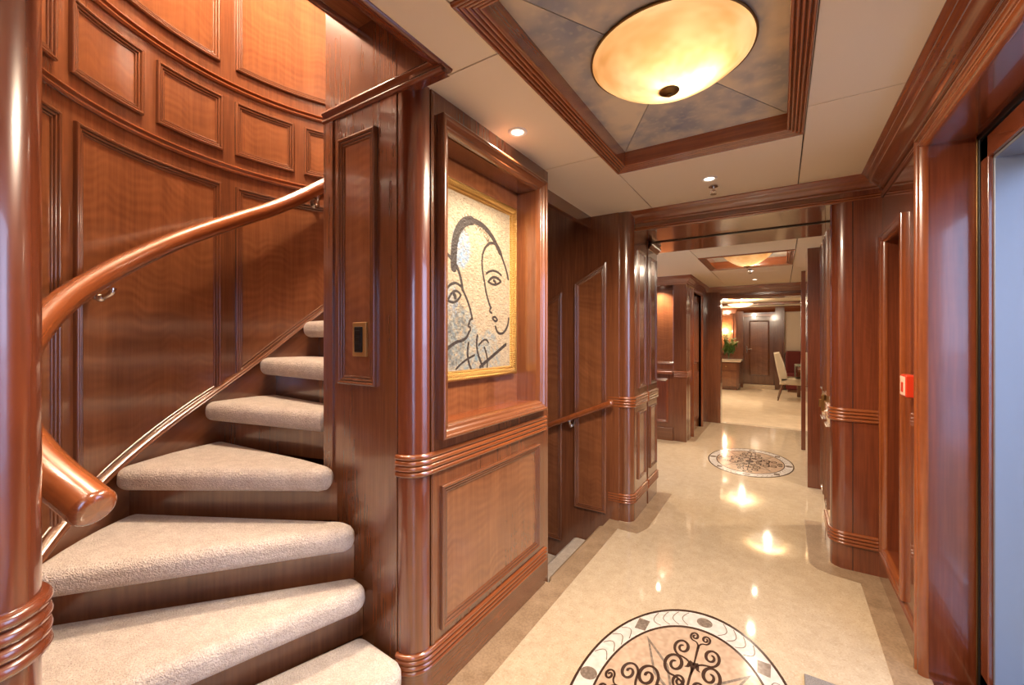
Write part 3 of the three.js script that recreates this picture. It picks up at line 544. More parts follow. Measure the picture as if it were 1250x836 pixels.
for (const F of [9.0, 10.9]) part(ceilDining, 'beam', bx(-4, 4, F, F + 0.2, 2.04, 2.1, 'R'), M.wood);
const door4 = setting('door_4', 'panelled mahogany door at the far end of the dining saloon', 'door');
part(door4, 'door_leaf', bx(-0.80, -0.14, 12.56, 12.6, 0.02, 1.84), M.wood);
panel(door4, (s, y, d) => W(s, 12.56 - d, y), rect(-0.70, -0.24, 0.32, 1.75));
part(door4, 'kick_step', bx(-0.82, -0.12, 12.35, 12.6, 0, 0.1, 'R', 0.01), M.roomCarpet);
part(door4, 'door_header', bx(-0.82, -0.12, 12.5, 12.6, 1.85, 1.92, 'R'), M.trim);
part(door4, 'lever_handle', [bx(-0.765, -0.735, 12.545, 12.56, 0.92, 1.08), bx(-0.755, -0.745, 12.50, 12.56, 1.0, 1.02), bx(-0.755, -0.63, 12.50, 12.512, 1.0, 1.02, 'R')], M.chrome, 'silver lever handle');

// ================================================================== THINGS
// ---- winding staircase
const steps = [[-103, -1.025, 0.985], [-81, -1.222, 0.99], [-57, -1.262, 0.995], [-34.5, -1.325, 0.995], [-11.5, -1.5565, 1.004], [4, -1.555, 1.08], [16.8, -1.555, 1.24], [30, -1.555, 1.42]];
const stepY = k => 0.02 + 0.195 * (k + 1), THICK = 0.088, RO = 0.958;
const stair = base('staircase', 'winding staircase with cream carpeted treads and mahogany risers round the core', 'staircase', [-1.7, 0.8, 0]);
function roundPoly(pts, rad) {     // pts [[x,y,r?]]
  const sh = new THREE.Path(), n = pts.length;
  pts.forEach((p, i) => {
    const a = pts[(i + n - 1) % n], b = pts[(i + 1) % n], la = Math.hypot(a[0] - p[0], a[1] - p[1]), lb = Math.hypot(b[0] - p[0], b[1] - p[1]), r = Math.min(p[2] ?? rad, la * 0.45, lb * 0.45);
    const s = [p[0] + (a[0] - p[0]) / la * r, p[1] + (a[1] - p[1]) / la * r], e = [p[0] + (b[0] - p[0]) / lb * r, p[1] + (b[1] - p[1]) / lb * r];
    if (i === 0) sh.moveTo(s[0], s[1]); else sh.lineTo(s[0], s[1]);
    if (r > 0.0005) sh.quadraticCurveTo(p[0], p[1], e[0], e[1]);
  });
  sh.closePath(); return new THREE.Shape(sh.getPoints(6).filter((p, i, A) => i === 0 || p.distanceTo(A[i - 1]) > 1e-4));
}
function treadGeo(k) {
  const [b, iR, iF] = steps[k], [b2, jR, jF] = steps[k + 1], bv = 0.036, top = stepY(k);
  const pts = [];
  const o1 = polar(b, RO), o2 = polar(b2 + 6, RO);
  pts.push([o1[0], o1[1], 0.05]); 
  pts.push([iR, iF, k < 4 ? 0.045 : 0]);
  if (k < 4) { pts.push([Math.min(jR, iR - 0.05) - 0.07, 1.0, 0.01]); } else if (k === 4) pts.push([-1.556, 1.16, 0.0]); else pts.push([-1.556, jF + 0.04, 0.0]);
  pts.push([o2[0], o2[1], 0.01]);
  const m = 6; for (let i = 1; i < m; i++) { const q = polar(b2 + 6 + (b - b2 - 6) * i / m, RO); pts.push([q[0], q[1], 0.0]); }
  const inner = insetPolyLoose(pts, bv);
  const sh = roundPoly(inner, 0.0);
  const g = new THREE.ExtrudeGeometry(sh, { depth: THICK - 2 * bv, bevelEnabled: true, bevelSize: bv, bevelThickness: bv, bevelSegments: 6, steps: 1 });
  g.rotateX(-Math.PI / 2); g.translate(0, top - THICK + bv, 0);
  const p = g.attributes.position, n = g.attributes.normal;
  for (let i = 0; i < p.count; i++) { const q = 0.0022 * (vn(p.getX(i) * 60 + p.getY(i) * 31, p.getZ(i) * 60 + p.getY(i) * 17, 4096, 4096, 5) - 0.5); p.setXYZ(i, p.getX(i) + n.getX(i) * q, p.getY(i) + n.getY(i) * q, p.getZ(i) + n.getZ(i) * q); }
  return uvWorld(g, 'F', 0, 0);
}
function insetPolyLoose(pts, o) { const q = insetPoly(pts.map(p => [p[0], p[1]]), o); return q.map((p, i) => [p[0], p[1], pts[i][2]]); }
for (let k = 0; k < 7; k++) part(stair, 'tread', treadGeo(k), M.carpet, 'cream carpeted tread with a rounded nose');
for (let k = 0; k < 7; k++) {      // riser under each nose, set back from it
  const [b, iR, iF] = steps[k], o = polar(b, RO), L = Math.hypot(iR - o[0], iF - o[1]), t = [(iR - o[0]) / L, (iF - o[1]) / L], nb = [-t[1], t[0]], set = 0.095;
  let p = [o[0] + nb[0] * set, o[1] + nb[1] * set], q = [iR + nb[0] * set, iF + nb[1] * set];
  { const tF = (1.018 - p[1]) / (q[1] - p[1]), tR = (-1.553 - p[0]) / (q[0] - p[0]), u = k >= 5 ? tR : Math.max(tF, tR); q = [p[0] + (q[0] - p[0]) * u, p[1] + (q[1] - p[1]) * u]; }
  const pp = [p[0] - t[0] * 0.03, p[1] - t[1] * 0.03], ww = 0.02, dir = [nb[0] * ww, nb[1] * ww], y0 = k ? stepY(k - 1) - 0.03 : 0, y1 = stepY(k) - THICK + 0.012;
  const sh = new THREE.Shape([pp, q, [q[0] + dir[0], q[1] + dir[1]], [pp[0] + dir[0], pp[1] + dir[1]]].map(v => new THREE.Vector2(...v)));
  const g = new THREE.ExtrudeGeometry(sh, { depth: y1 - y0, bevelEnabled: false }); g.rotateX(-Math.PI / 2); g.translate(0, y0, 0);
  part(stair, 'riser', uvWorld(g, 'y'), M.wood, 'mahogany riser');
}
{
  // wall stringer with its cap moulding
  const rows = [[], [], [], []], cap = Array.from({ length: 9 }, () => []);
  const capP = [[-0.022, 0.030], [-0.021, 0.036], [-0.016, 0.040], [-0.010, 0.037], [-0.008, 0.033], [-0.002, 0.034], [0.003, 0.031], [0.007, 0.018], [0.008, 0.0]];
  const N = 90; for (let i = 0; i <= N; i++) { const b = -101 + (62 + 101) * i / N, y = stringY(b); rows[0].push(cylSurf(b, Math.max(0, y - 0.62), 0.03)); rows[1].push(cylSurf(b, y - 0.02, 0.03)); rows[2].push(cylSurf(b, y - 0.02, 0.03)); rows[3].push(cylSurf(b, y, 0)); capP.forEach(([dy, d], j) => cap[j].push(cylSurf(b, y + dy, d))); }
  const st = part(stair, 'stringer', grid(rows, (i, j) => [j * 0.2, i * 0.02]), M.wood);
  part(st, 'stringer_cap', grid(cap, (i, j) => [j * 0.01, i * 0.02]), M.wood);
}
// ---- descending stair
const stairDown = base('staircase', 'carpeted stair descending behind the picture niche', 'staircase', [-1.3, 2.45, -0.4]);
for (let k = 0; k < 6; k++) {
  const r1 = -1.02 - 0.25 * k, y = -0.185 * (k + 1);
  part(stairDown, 'tread', bx(r1 - 0.28, r1, 2.003, 2.897, y - 0.06, y, 'F', 0.025), M.carpet);
  part(stairDown, 'riser', bx(r1 - 0.012, r1 - 0.002, 2.003, 2.897, y, y + (k ? 0.13 : 0.124), 'y', 0.001), M.wood);
}
part(stairDown, 'landing_nose', bx(-1.06, -1.0, 2.003, 2.78, -0.055, 0.004, 'F', 0.024), M.strip);

// ---- handrails
function railBracket(parent, at, wallAt, label) {     // curled chrome bracket from the wall to the rail's underside
  const a = wallAt, b = at, mid = a.clone().lerp(b, 0.55); mid.y = Math.min(a.y, b.y) - 0.012;
  const c = new THREE.CatmullRomCurve3([a, mid, b.clone().add(V3(0, -0.012, 0)), b]);
  const dir = b.clone().sub(a).setY(0).normalize();
  const ros = new THREE.CylinderGeometry(0.024, 0.029, 0.010, 20); ros.rotateX(Math.PI / 2); ros.applyQuaternion(new THREE.Quaternion().setFromUnitVectors(V3(0, 0, 1), dir)); ros.translate(a.x, a.y, a.z);
  const plate = new THREE.CylinderGeometry(0.014, 0.014, 0.006, 16); plate.translate(b.x, b.y, b.z);
  const ball = new THREE.SphereGeometry(0.015, 14, 10); ball.translate(mid.x, mid.y, mid.z);
  part(parent, 'bracket', [new THREE.TubeGeometry(c, 20, 0.0095, 10), ros, plate, ball], M.chrome, 'polished metal rail bracket');
}
const rail = base('handrail', 'thick round mahogany handrail curving along the panelled stair wall', 'handrail', [-1.9, 0.6, 1.3]);
{
  const knots = [[44, 2.40, 0.905], [30, 2.225, 0.905], [18.4, 2.085, 0.905], [8, 1.972, 0.903], [-3, 1.87, 0.90], [-14, 1.768, 0.90], [-24, 1.672, 0.898], [-40, 1.52, 0.89], [-55, 1.385, 0.885], [-70, 1.25, 0.88], [-85, 1.13, 0.875], [-97, 1.045, 0.862], [-106.5, 0.975, 0.848]];
  const curve = new THREE.CatmullRomCurve3(knots.map(([b, y, r]) => { const [R, F] = polar(b, r); return W(R, F, y); }), false, 'centripetal');
  const g = new THREE.TubeGeometry(curve, 140, 0.037, 24); { const uv = g.attributes.uv, L = curve.getLength(); for (let i = 0; i < uv.count; i++) uv.setXY(i, uv.getY(i) * 0.23, uv.getX(i) * L); }
  const end = curve.getPoint(1), tan = curve.getTangent(1);
  const prof = []; for (let i = 0; i <= 10; i++) { const a = i / 10 * Math.PI / 2; prof.push(new THREE.Vector2(0.021 + 0.016 * Math.cos(a), 0.016 * Math.sin(a))); } prof.push(new THREE.Vector2(0.0, 0.0175));
  const cap = new THREE.LatheGeometry(prof, 28); cap.applyQuaternion(new THREE.Quaternion().setFromUnitVectors(V3(0, 1, 0), tan)); cap.translate(end.x, end.y, end.z);
  part(rail, 'rail', [g, cap], M.rail);
  for (const [b, y] of [[21.5, 2.062], [-38, 1.448], [-88, 1.03]]) { const [R, F] = polar(b, 0.9), [R2, F2] = polar(b, 0.985); railBracket(rail, W(R, F, y + 0.02), W(R2, F2, y)); }
}
const rail2 = base('handrail', 'slim mahogany handrail sloping down the dark recess wall', 'handrail', [-1.4, 2.83, 0.6]);
{
  const a = W(-1.0, 2.835, 0.838), b = W(-2.3, 2.835, 0.28);
  const curve = new THREE.LineCurve3(a, b), g = new THREE.TubeGeometry(curve, 1, 0.022, 16); const s = new THREE.SphereGeometry(0.022, 16, 12); s.translate(a.x, a.y, a.z);
  part(rail2, 'rail', [g, s], M.rail);
  const p = a.clone().lerp(b, 0.24); railBracket(rail2, p.clone().add(V3(0, -0.02, 0)), W(p.x, 2.895, p.y - 0.05));
}

// ---- painting in the niche
const painting = base('painting', 'gold framed abstract painting of two line drawn faces in the wall niche', 'painting', [-1.16, 1.525, 1.11]);
{
  const S = (s, y, d) => W(-1.169 + d, s, y), a = 1.222, b = 1.832, y0 = 1.11, y1 = 1.955;
  part(painting, 'frame', frameGeo(S, rect(a, b, y0, y1), [[0, 0], [0, 0.022], [0.003, 0.027], [0.010, 0.030], [0.020, 0.027], [0.028, 0.020], [0.030, 0.016], [0.030, 0.016], [0.036, 0.018], [0.040, 0.014], [0.042, 0.008]]), M.gold, 'ornate gold frame');
  const cw = 512, ch = 704, cv = document.createElement('canvas'); cv.width = cw; cv.height = ch; const x = cv.getContext('2d');
  x.fillStyle = '#9a8a72'; x.fillRect(0, 0, cw, ch);
  const blot = (cx, cy, r, col, n) => { x.fillStyle = col; for (let i = 0; i < n; i++) { const t = rnd() * 6.283, q = Math.sqrt(rnd()) * r; x.globalAlpha = 0.12; x.beginPath(); x.ellipse(cx + Math.cos(t) * q, cy + Math.sin(t) * q * 1.3, 4 + rnd() * 14, 2 + rnd() * 7, rnd() * 3, 0, 6.29); x.fill(); } x.globalAlpha = 1; };
  blot(256, 330, 420, '#bcb09a', 1300); blot(120, 160, 200, '#8c6e52', 320); blot(400, 560, 190, '#967a5a', 260);
  blot(140, 215, 60, '#5f86bd', 420); blot(150, 600, 110, '#4a6c86', 620); blot(70, 540, 110, '#2c343c', 560); blot(330, 650, 90, '#587890', 380); blot(60, 430, 60, '#7390b0', 200);
  x.globalAlpha = 0.4; x.strokeStyle = '#4a3a2c'; for (let i = 0; i < 9000; i++) { const px = rnd() * cw, py = rnd() * ch; x.lineWidth = 0.6 + rnd(); x.beginPath(); x.moveTo(px, py); x.lineTo(px + rr(-14, 14), py + rr(-4, 4)); x.stroke(); } x.globalAlpha = 1;
  const st = (w, ...p) => { x.lineWidth = w * 1.45; x.strokeStyle = '#2e2521'; x.lineCap = 'round'; x.beginPath(); x.moveTo(p[0], p[1]); for (let i = 2; i < p.length; i += 4) x.quadraticCurveTo(p[i], p[i + 1], p[i + 2], p[i + 3]); x.stroke(); };
  x.strokeStyle = '#3a2c22'; for (let i = 0; i < 260; i++) { const t = -2.9 + rnd() * 2.3, q = rr(0.86, 1.1), px = 232 + Math.cos(t) * 142 * q, py = 262 + Math.sin(t) * 172 * q; x.globalAlpha = 0.45; x.lineWidth = 2 + rnd() * 4; x.beginPath(); x.moveTo(px, py); x.lineTo(px + rr(-16, 16), py + rr(-16, 16)); x.stroke(); } x.globalAlpha = 1;
  // the fuller face: hair arc, brow, nose, mouth, chin
  st(26, 96, 300, 84, 120, 210, 96); st(16, 210, 96, 330, 80, 420, 190); st(9, 420, 190, 470, 240, 492, 300);
  st(8, 300, 330, 250, 200, 350, 160, 420, 150, 440, 210); st(8, 330, 330, 372, 286, 430, 318); st(7, 330, 330, 380, 350, 430, 318); st(9, 372, 320, 384, 322, 386, 330);
  st(7, 316, 296, 372, 262, 432, 290); st(8, 300, 330, 316, 400, 350, 440); st(7, 350, 440, 330, 456, 356, 462); st(7, 362, 484, 384, 470, 400, 490); st(7, 362, 484, 386, 506, 400, 490); st(8, 386, 520, 400, 560, 446, 548, 490, 530, 496, 480);
  // the profile that leans in
  st(10, 20, 250, 130, 260, 150, 380); st(8, 150, 380, 196, 430, 214, 492); st(7, 214, 492, 190, 500, 196, 512); st(7, 196, 512, 176, 520, 200, 528, 206, 540, 190, 548); st(8, 190, 548, 180, 580, 120, 584); st(9, 120, 584, 60, 600, 24, 640);
  st(7, 60, 430, 96, 366, 140, 402); st(7, 60, 430, 110, 446, 140, 402); st(12, 98, 404, 104, 408, 104, 414); st(7, 52, 388, 96, 340, 146, 372); st(8, 24, 330, 60, 380, 20, 470);
  st(8, 190, 590, 170, 650, 210, 700); st(8, 250, 560, 230, 620, 290, 690); st(10, 270, 690, 380, 640, 470, 600); st(7, 300, 610, 330, 650, 320, 700); st(6, 260, 600, 310, 560, 330, 590); st(6, 230, 640, 150, 660, 110, 690);
  const t = new THREE.CanvasTexture(cv); t.colorSpace = THREE.SRGBColorSpace;
  const g = grid([[S(a + 0.034, y0 + 0.034, 0.008), S(b - 0.034, y0 + 0.034, 0.008)], [S(a + 0.034, y1 - 0.034, 0.008), S(b - 0.034, y1 - 0.034, 0.008)]], (i, j) => [i, j]);
  part(painting, 'canvas', g, std({ map: t, roughness: 0.7, bumpMap: bumpTex(512, 512, 1, 1, (u, v) => nz(u, v, 60, 120, 141) * 0.6 + nz(u, v, 20, 24, 142) * 0.4), bumpScale: 0.003 }), 'cream canvas with dark outlines of faces');
}
// ---- switch plate on the core
const sw = base('switch_plate', 'brass switch plate with black rocker buttons on the stair core', 'switch', [-1.323, 1.015, 1.285]);
part(sw, 'plate', bx(-1.362, -1.284, 1.008, 1.0175, 1.222, 1.350, 'y', 0.003), M.plate);
part(sw, 'rocker_housing', bx(-1.344, -1.302, 1.001, 1.012, 1.238, 1.334, 'y', 0.004), M.black);
for (const y of [1.262, 1.286, 1.310]) part(sw, 'button', bx(-1.338, -1.308, 0.9985, 1.004, y - 0.009, y + 0.009, 'y', 0.002), M.black);
// ---- red call point
const call = base('fire_call_point', 'small red fire alarm call point on the mahogany wall by the casing', 'alarm', [RX, 2.33, 1.05]);
part(call, 'housing', bx(RX - 0.035, RX, 2.285, 2.375, 1.05, 1.14, 'y', 0.005), M.signalRed);
part(call, 'front_label', bx(RX - 0.037, RX - 0.033, 2.292, 2.368, 1.057, 1.133, 'y', 0.001), M.label, 'pale label plate');
part(call, 'press_spot', bx(RX - 0.039, RX - 0.036, 2.315, 2.345, 1.07, 1.11, 'y', 0.001), M.signalRed);

// ---- ceiling lamps: alabaster bowl with a bronze finial
function bowlLamp(R, F, y, r, label, power, down = 0) {
  const o = base('ceiling_lamp', label, 'lamp', [R, F, y], null);
  const prof = [[0.02, -0.118], [0.06, -0.112], [0.12, -0.094], [0.18, -0.068], [0.235, -0.036], [0.27, -0.010], [0.28, 0]].map(p => new THREE.Vector2(p[0] * r / 0.28, p[1]));
  const curve = new THREE.SplineCurve(prof);
  local(o, 'glass_bowl', new THREE.LatheGeometry(curve.getPoints(28), 72), M.bowl, 'amber alabaster glass bowl');
  local(o, 'rim', (() => { const t = new THREE.TorusGeometry(r, 0.004, 8, 72); t.rotateX(Math.PI / 2); return t; })(), M.antique);
  const fin = local(o, 'finial', new THREE.LatheGeometry([[0, -0.136], [0.006, -0.134], [0.010, -0.129], [0.008, -0.127], [0.020, -0.125], [0.030, -0.120], [0.034, -0.114], [0.028, -0.109], [0.0, -0.106]].map(p => new THREE.Vector2(...p)), 32), M.antique, 'bronze finial');
  const pan = new THREE.CylinderGeometry(r - 0.002, r - 0.002, 0.012, 64); pan.translate(0, 0.009, 0); local(o, 'backplate', pan, M.antique);
  const rod = new THREE.CylinderGeometry(0.005, 0.005, 0.108, 10); rod.translate(0, -0.052, 0); local(o, 'rod', rod, M.antique);
  const b = new THREE.SphereGeometry(0.02, 16, 12); b.translate(0.045, -0.066, -0.02); local(o, 'bulb', b, M.glow);
  const L = new THREE.PointLight(WARM2, power, 0, 2); L.position.set(0.045, -0.066, -0.02); L.castShadow = true; L.shadow.radius = 1; o.add(L);
  if (down) { const A = new THREE.RectAreaLight(WARM2, down, r * 1.2, r * 1.2); A.position.set(0, -0.142, 0); A.lookAt(o.position.x, -5, o.position.z); o.add(A); A.rotation.set(-Math.PI / 2, 0, 0); }
  return o;
}
bowlLamp(-0.318, 1.485, 2.244, 0.258, 'large amber alabaster bowl lamp in the painted foyer coffer', 1.5, LAMP / (0.294 * 0.294));
bowlLamp(-0.285, 4.85, 2.132, 0.215, 'alabaster bowl lamp in the small lobby coffer', 0.45);
// ---- recessed downlights
{
  const proto = base('downlight', 'small round recessed downlight in the cream foyer ceiling', 'downlight', [0, 0, H], 'recessed foyer downlights');
  proto.userData.stem = 'downlight';
  const ring = new THREE.LatheGeometry([[0.024, 0.004], [0.026, -0.003], [0.034, -0.006], [0.040, -0.004], [0.042, 0.001]].map(p => new THREE.Vector2(...p)), 36);
  local(proto, 'trim_ring', ring, M.white); const lens = new THREE.CylinderGeometry(0.0255, 0.0255, 0.003, 28); lens.translate(0, -0.0005, 0); local(proto, 'lens', lens, M.glow);
  const spots = [[-0.955, 1.535, H], [-0.335, 2.56, H], [-0.335, -0.5, H], [-0.335, 0.35, H], [0.27, -0.9, H]];
  const put = (o, R, F, y, k = 1) => { const L = new THREE.SpotLight(WARM2, DOWNLIGHT * k, 0, 1.15, 0.7, 2); L.position.set(0, -0.012, 0); L.target.position.set(0, -1, 0); L.castShadow = true; L.shadow.radius = 1; o.add(L); o.add(L.target); };
  spots.forEach(([R, F, y], i) => { const o = i ? copy(proto, [R, F, y]) : proto; if (!i) proto.position.copy(W(R, F, y)); });
  const names = ['small round recessed downlight beside the picture niche', 'small round recessed downlight by the sprinkler before the header', 'recessed downlight in the aft foyer ceiling near the aft wall', 'recessed downlight in the foyer ceiling behind the coffer', 'recessed downlight by the second glazed door'];
  scene.children.filter(o => o.userData.category === 'downlight').forEach((o, i) => { o.userData.label = names[i]; });
  const lob = copy(proto, [-0.29, 5.55, H2]); lob.userData.label = 'recessed downlight behind the lobby coffer'; delete lob.userData.group;
  for (const [R, F, y, l] of [[-1.6, 4.45, H2, 'recessed downlight in the lobby alcove ceiling'], [0.85, 4.0, H2, 'recessed downlight in the starboard lobby recess'], [-0.29, 6.4, H2, 'recessed downlight before the saloon portal'], [-1.7, 9.9, 2.1, 'recessed downlight in the saloon ceiling on the sideboard side'], [1.3, 9.9, 2.1, 'recessed downlight over the dining table'], [-2.6, 11.0, 2.1, 'recessed downlight over the sideboard end of the saloon']]) { const d = copy(proto, [R, F, y]); d.userData.label = l; delete d.userData.group; }
  const nic = copy(proto, [-1.36, 5.66, 1.985]); nic.userData.label = 'downlight in the head of the lobby wall niche'; delete nic.userData.group;
  const st = copy(proto, [-1.75, 0.8, 3.9]); st.userData.label = 'downlight in the upper stairwell ceiling'; delete st.userData.group;
  scene.children.filter(o => o.userData.category === 'downlight').forEach(o => { delete o.userData.stem; put(o, 0, 0, 0, o === nic ? 1.2 : o === st ? 2.7 : -o.position.z > 7.5 ? 2.6 : -o.position.z > 3.5 ? 1.7 : 1); });
  const L = new THREE.PointLight(WARM2, STAIRLIGHT, 0, 2); L.position.copy(W(-1.75, 0.8, 3.7)); L.castShadow = true; L.shadow.radius = 6; scene.add(L);
}
// ---- sprinklers
{
  const o = base('sprinkler', 'silver sprinkler head under the foyer ceiling by the header', 'sprinkler', [-0.33, 2.69, H]);
  const plate = new THREE.CylinderGeometry(0.017, 0.026, 0.008, 24); plate.translate(0, -0.004, 0); local(o, 'escutcheon', plate, M.chrome);
  const body = new THREE.CylinderGeometry(0.006, 0.009, 0.024, 14); body.translate(0, -0.018, 0); local(o, 'body', body, M.chrome);
  local(o, 'yoke', [-1, 1].map(s => new THREE.TubeGeometry(new THREE.CatmullRomCurve3([V3(s * 0.007, -0.026, 0), V3(s * 0.014, -0.036, 0), V3(0, -0.05, 0)]), 8, 0.002, 6)), M.chrome);
  const def = new THREE.CylinderGeometry(0.017, 0.017, 0.002, 20); def.translate(0, -0.051, 0); local(o, 'deflector', def, M.antique);
  const c = copy(o, [-0.29, 5.42, H2]); c.name = 'sprinkler_001'; c.userData.label = 'silver sprinkler head under the lobby ceiling past the coffer';
}
// ---- floor medallions: inlaid ellipses with scrollwork
function medallion(R, F, a, b, label) {
  const o = base('floor_medallion', label, 'medallion', [R, F, 0]);
  const flat = (pts, holes, y, mat, name, lab, parent = o) => {
    const sh = new THREE.Shape(pts.map(p => new THREE.Vector2(...p))); for (const h of holes) sh.holes.push(new THREE.Path(h.map(p => new THREE.Vector2(...p))));
    const g = new THREE.ExtrudeGeometry(sh, { depth: 0.0008, bevelEnabled: false }); g.rotateX(-Math.PI / 2); g.translate(0, y - 0.0008, 0);
    const p = g.attributes.position, uv = new Float32Array(p.count * 2); for (let i = 0; i < p.count; i++) { uv[2 * i] = p.getX(i); uv[2 * i + 1] = p.getZ(i); } g.setAttribute('uv', new THREE.BufferAttribute(uv, 2));
    return mat ? local(parent, name, g, mat, lab) : g;
  };
  const el = (k, n = 96) => Array.from({ length: n }, (_, i) => { const t = i / n * 2 * Math.PI; return [a * k * Math.cos(t), b * k * Math.sin(t)]; });
  flat(el(1), [el(0.975)], 0.0022, M.inlay, 'outer_ring', 'dark inlay ring'); flat(el(0.976), [el(0.80)], 0.0016, M.inlayPale, 'border_band', 'pale stone band'); flat(el(0.80), [el(0.778)], 0.0022, M.inlay, 'inner_ring', 'dark inlay ring'); flat(el(0.78), [], 0.0016, M.inlayRose, 'field', 'rosy beige stone field');
  const pt = (r, t) => [a * r * Math.cos(t), b * r * Math.sin(t)];
  const strip = (line, w) => { const L = [], Rr = []; line.forEach((p, i) => { const q = line[Math.max(0, i - 1)], s = line[Math.min(line.length - 1, i + 1)], dx = s[0] - q[0], dy = s[1] - q[1], l = Math.hypot(dx, dy) || 1, ww = (typeof w === 'function' ? w(i / (line.length - 1)) : w) / 2; L.push([p[0] - dy / l * ww, p[1] + dx / l * ww]); Rr.push([p[0] + dy / l * ww, p[1] - dx / l * ww]); }); const rows = [L, Rr]; return grid(rows.map(r => r.map(p => V3(p[0], 0.0024, -p[1]))), (i, j) => [i * 0.01, j * 0.01]); };
  // band ornament: dots at the four ends, lozenges between, fan arcs along the band
  for (let k = 0; k < 4; k++) {
    const t = k * Math.PI / 2 + Math.PI / 2 * 0; const c = pt(0.888, t), rr_ = 0.086 * Math.min(a, b);
    flat(Array.from({ length: 24 }, (_, i) => [c[0] + rr_ * Math.cos(i / 24 * 6.2832), c[1] + rr_ * Math.sin(i / 24 * 6.2832)]), [], 0.0023, M.inlayGrey, 'dot', 'grey round inlay');
    const u = t + Math.PI / 4, m = pt(0.888, u); flat([pt(0.972, u), pt(0.888, u + 0.1), pt(0.804, u), pt(0.888, u - 0.1)], [], 0.0023, M.inlayGrey, 'lozenge', 'grey lozenge inlay');
    for (const sgn of [-1, 1]) for (let j = 0; j < 4; j++) { const u0 = t + sgn * (0.2 + j * 0.12); const line = []; for (let i = 0; i <= 12; i++) { const v = i / 12, rad = 0.81 + 0.155 * v; line.push(pt(rad, u0 + sgn * 0.075 * Math.sin(v * Math.PI))); } local(o, 'fan_line', strip(line, 0.0038), M.inlayGrey); }
  }
  // scroll trees on the four axes, kites on the diagonals; drawn in unit-circle space then stretched
  const spiral = (c, r0, start, turns, dir) => { const L = []; const n = Math.round(26 * turns) + 8; for (let i = 0; i <= n; i++) { const v = i / n, ang = start + dir * v * turns * 2 * Math.PI, r = r0 * (1 - 0.82 * v); L.push([c[0] + r * Math.cos(ang), c[1] + r * Math.sin(ang)]); } return L; };
  for (let k = 0; k < 4; k++) {
    const ang = k * Math.PI / 2, ca = Math.cos(ang), sa = Math.sin(ang), place = L => L.map(([r, s]) => [a * (r * ca - s * sa), b * (r * sa + s * ca)]), geos = [], lw = 0.0098;
    for (const s of [-1, 1]) {
      // each scroll leaves the stem, swings out and curls in
      for (const [r, off, rad, w] of [[0.37, 0.17, 0.105, 1.1], [0.545, 0.145, 0.088, 1.0], [0.235, 0.085, 0.062, 0.9], [0.70, 0.058, 0.048, 0.8]]) {
        const c = [r, s * off], sp = spiral(c, rad, s * Math.PI * 0.96, 1.5, -s);
        const stem = [], p0 = [r - rad * 2.5, 0], p1 = [r - rad * 1.4, 0], p2 = [r - rad * 1.02, s * off * 0.4], p3 = sp[0];
        for (let i = 0; i <= 10; i++) { const v = i / 10, m = 1 - v; stem.push([0, 1].map(q => m * m * m * p0[q] + 3 * m * m * v * p1[q] + 3 * m * v * v * p2[q] + v * v * v * p3[q])); }
        geos.push(strip(place(stem.concat(sp.slice(1))), t => lw * w * (0.75 + 0.5 * Math.sin(t * Math.PI)) * (t > 0.9 ? 1.25 : 1)));
      }
      geos.push(strip(place([[0.44, s * 0.01], [0.41, s * 0.035], [0.385, s * 0.05], [0.375, s * 0.075]]), t => 0.022 * (1 - t) + 0.003));
    }
    geos.push(strip(place([[0.16, 0], [0.3, 0.004], [0.45, -0.003], [0.62, 0]]), t => 0.008 + 0.006 * Math.sin(t * 9)));
    local(o, 'scroll', geos, M.inlay, 'dark wrought scrollwork inlay');
    const d = ang + Math.PI / 4, kite = (r0, r1, r2, w) => [pt(r0, d), pt(r1, d + w), pt(r2, d), pt(r1, d - w)];
    const ring = (o2, i2) => flat(o2, [i2], 0.0021, M.inlayGrey, 'kite', 'grey kite inlay');
    ring(kite(0.12, 0.40, 0.745, 0.20), kite(0.2, 0.40, 0.66, 0.14));
  }
  const hub = Array.from({ length: 24 }, (_, i) => [a * 0.10 * Math.cos(i / 24 * 6.2832), b * 0.10 * Math.sin(i / 24 * 6.2832)]); flat(hub, [], 0.0025, M.inlay, 'hub', 'dark hub inlay');
  return o;
}
medallion(-0.29, 1.52, 0.375, 0.62, 'oval stone floor medallion with dark scrollwork under the big bowl lamp');
medallion(-0.275, 5.05, 0.39, 0.56, 'oval stone floor medallion in the lobby floor past the portal');
// ---- door mat
const mat = base('door_mat', 'dark grey door mat in front of the glazed exterior door', 'mat', [0.22, 1.5, 0.001]);
part(mat, 'pile', bx(0.075, 0.355, 1.05, 1.955, 0.0015, 0.010, 'F', 0.004), M.mat);
// ---- lobby cabinet under the niche
const cab = base('built_in_cabinet', 'low mahogany cabinet under the lit niche in the lobby', 'cabinet', [-1.6, 5.6, 0]);
part(cab, 'body', bx(-2.45, -1.141, 5.56, 5.80, 0.15, 0.84), M.wood); part(cab, 'plinth', bx(-2.45, -1.141, 5.53, 5.80, 0, 0.16, 'R'), M.wood); part(cab, 'top', bx(-2.45, -1.142, 5.50, 5.80, 0.84, 0.875, 'R', 0.008), M.rail);
for (const r of [-1.62, -2.12]) { const d = part(cab, 'door', fieldGeo((s, y, dd) => W(s, 5.56 - dd, y), rect(r, r + 0.42, 0.22, 0.78), 0.01, 0.004), M.red); part(d, 'door_moulding', frameGeo((s, y, dd) => W(s, 5.56 - dd, y), rect(r, r + 0.42, 0.22, 0.78), BOLECTION), M.trim); }
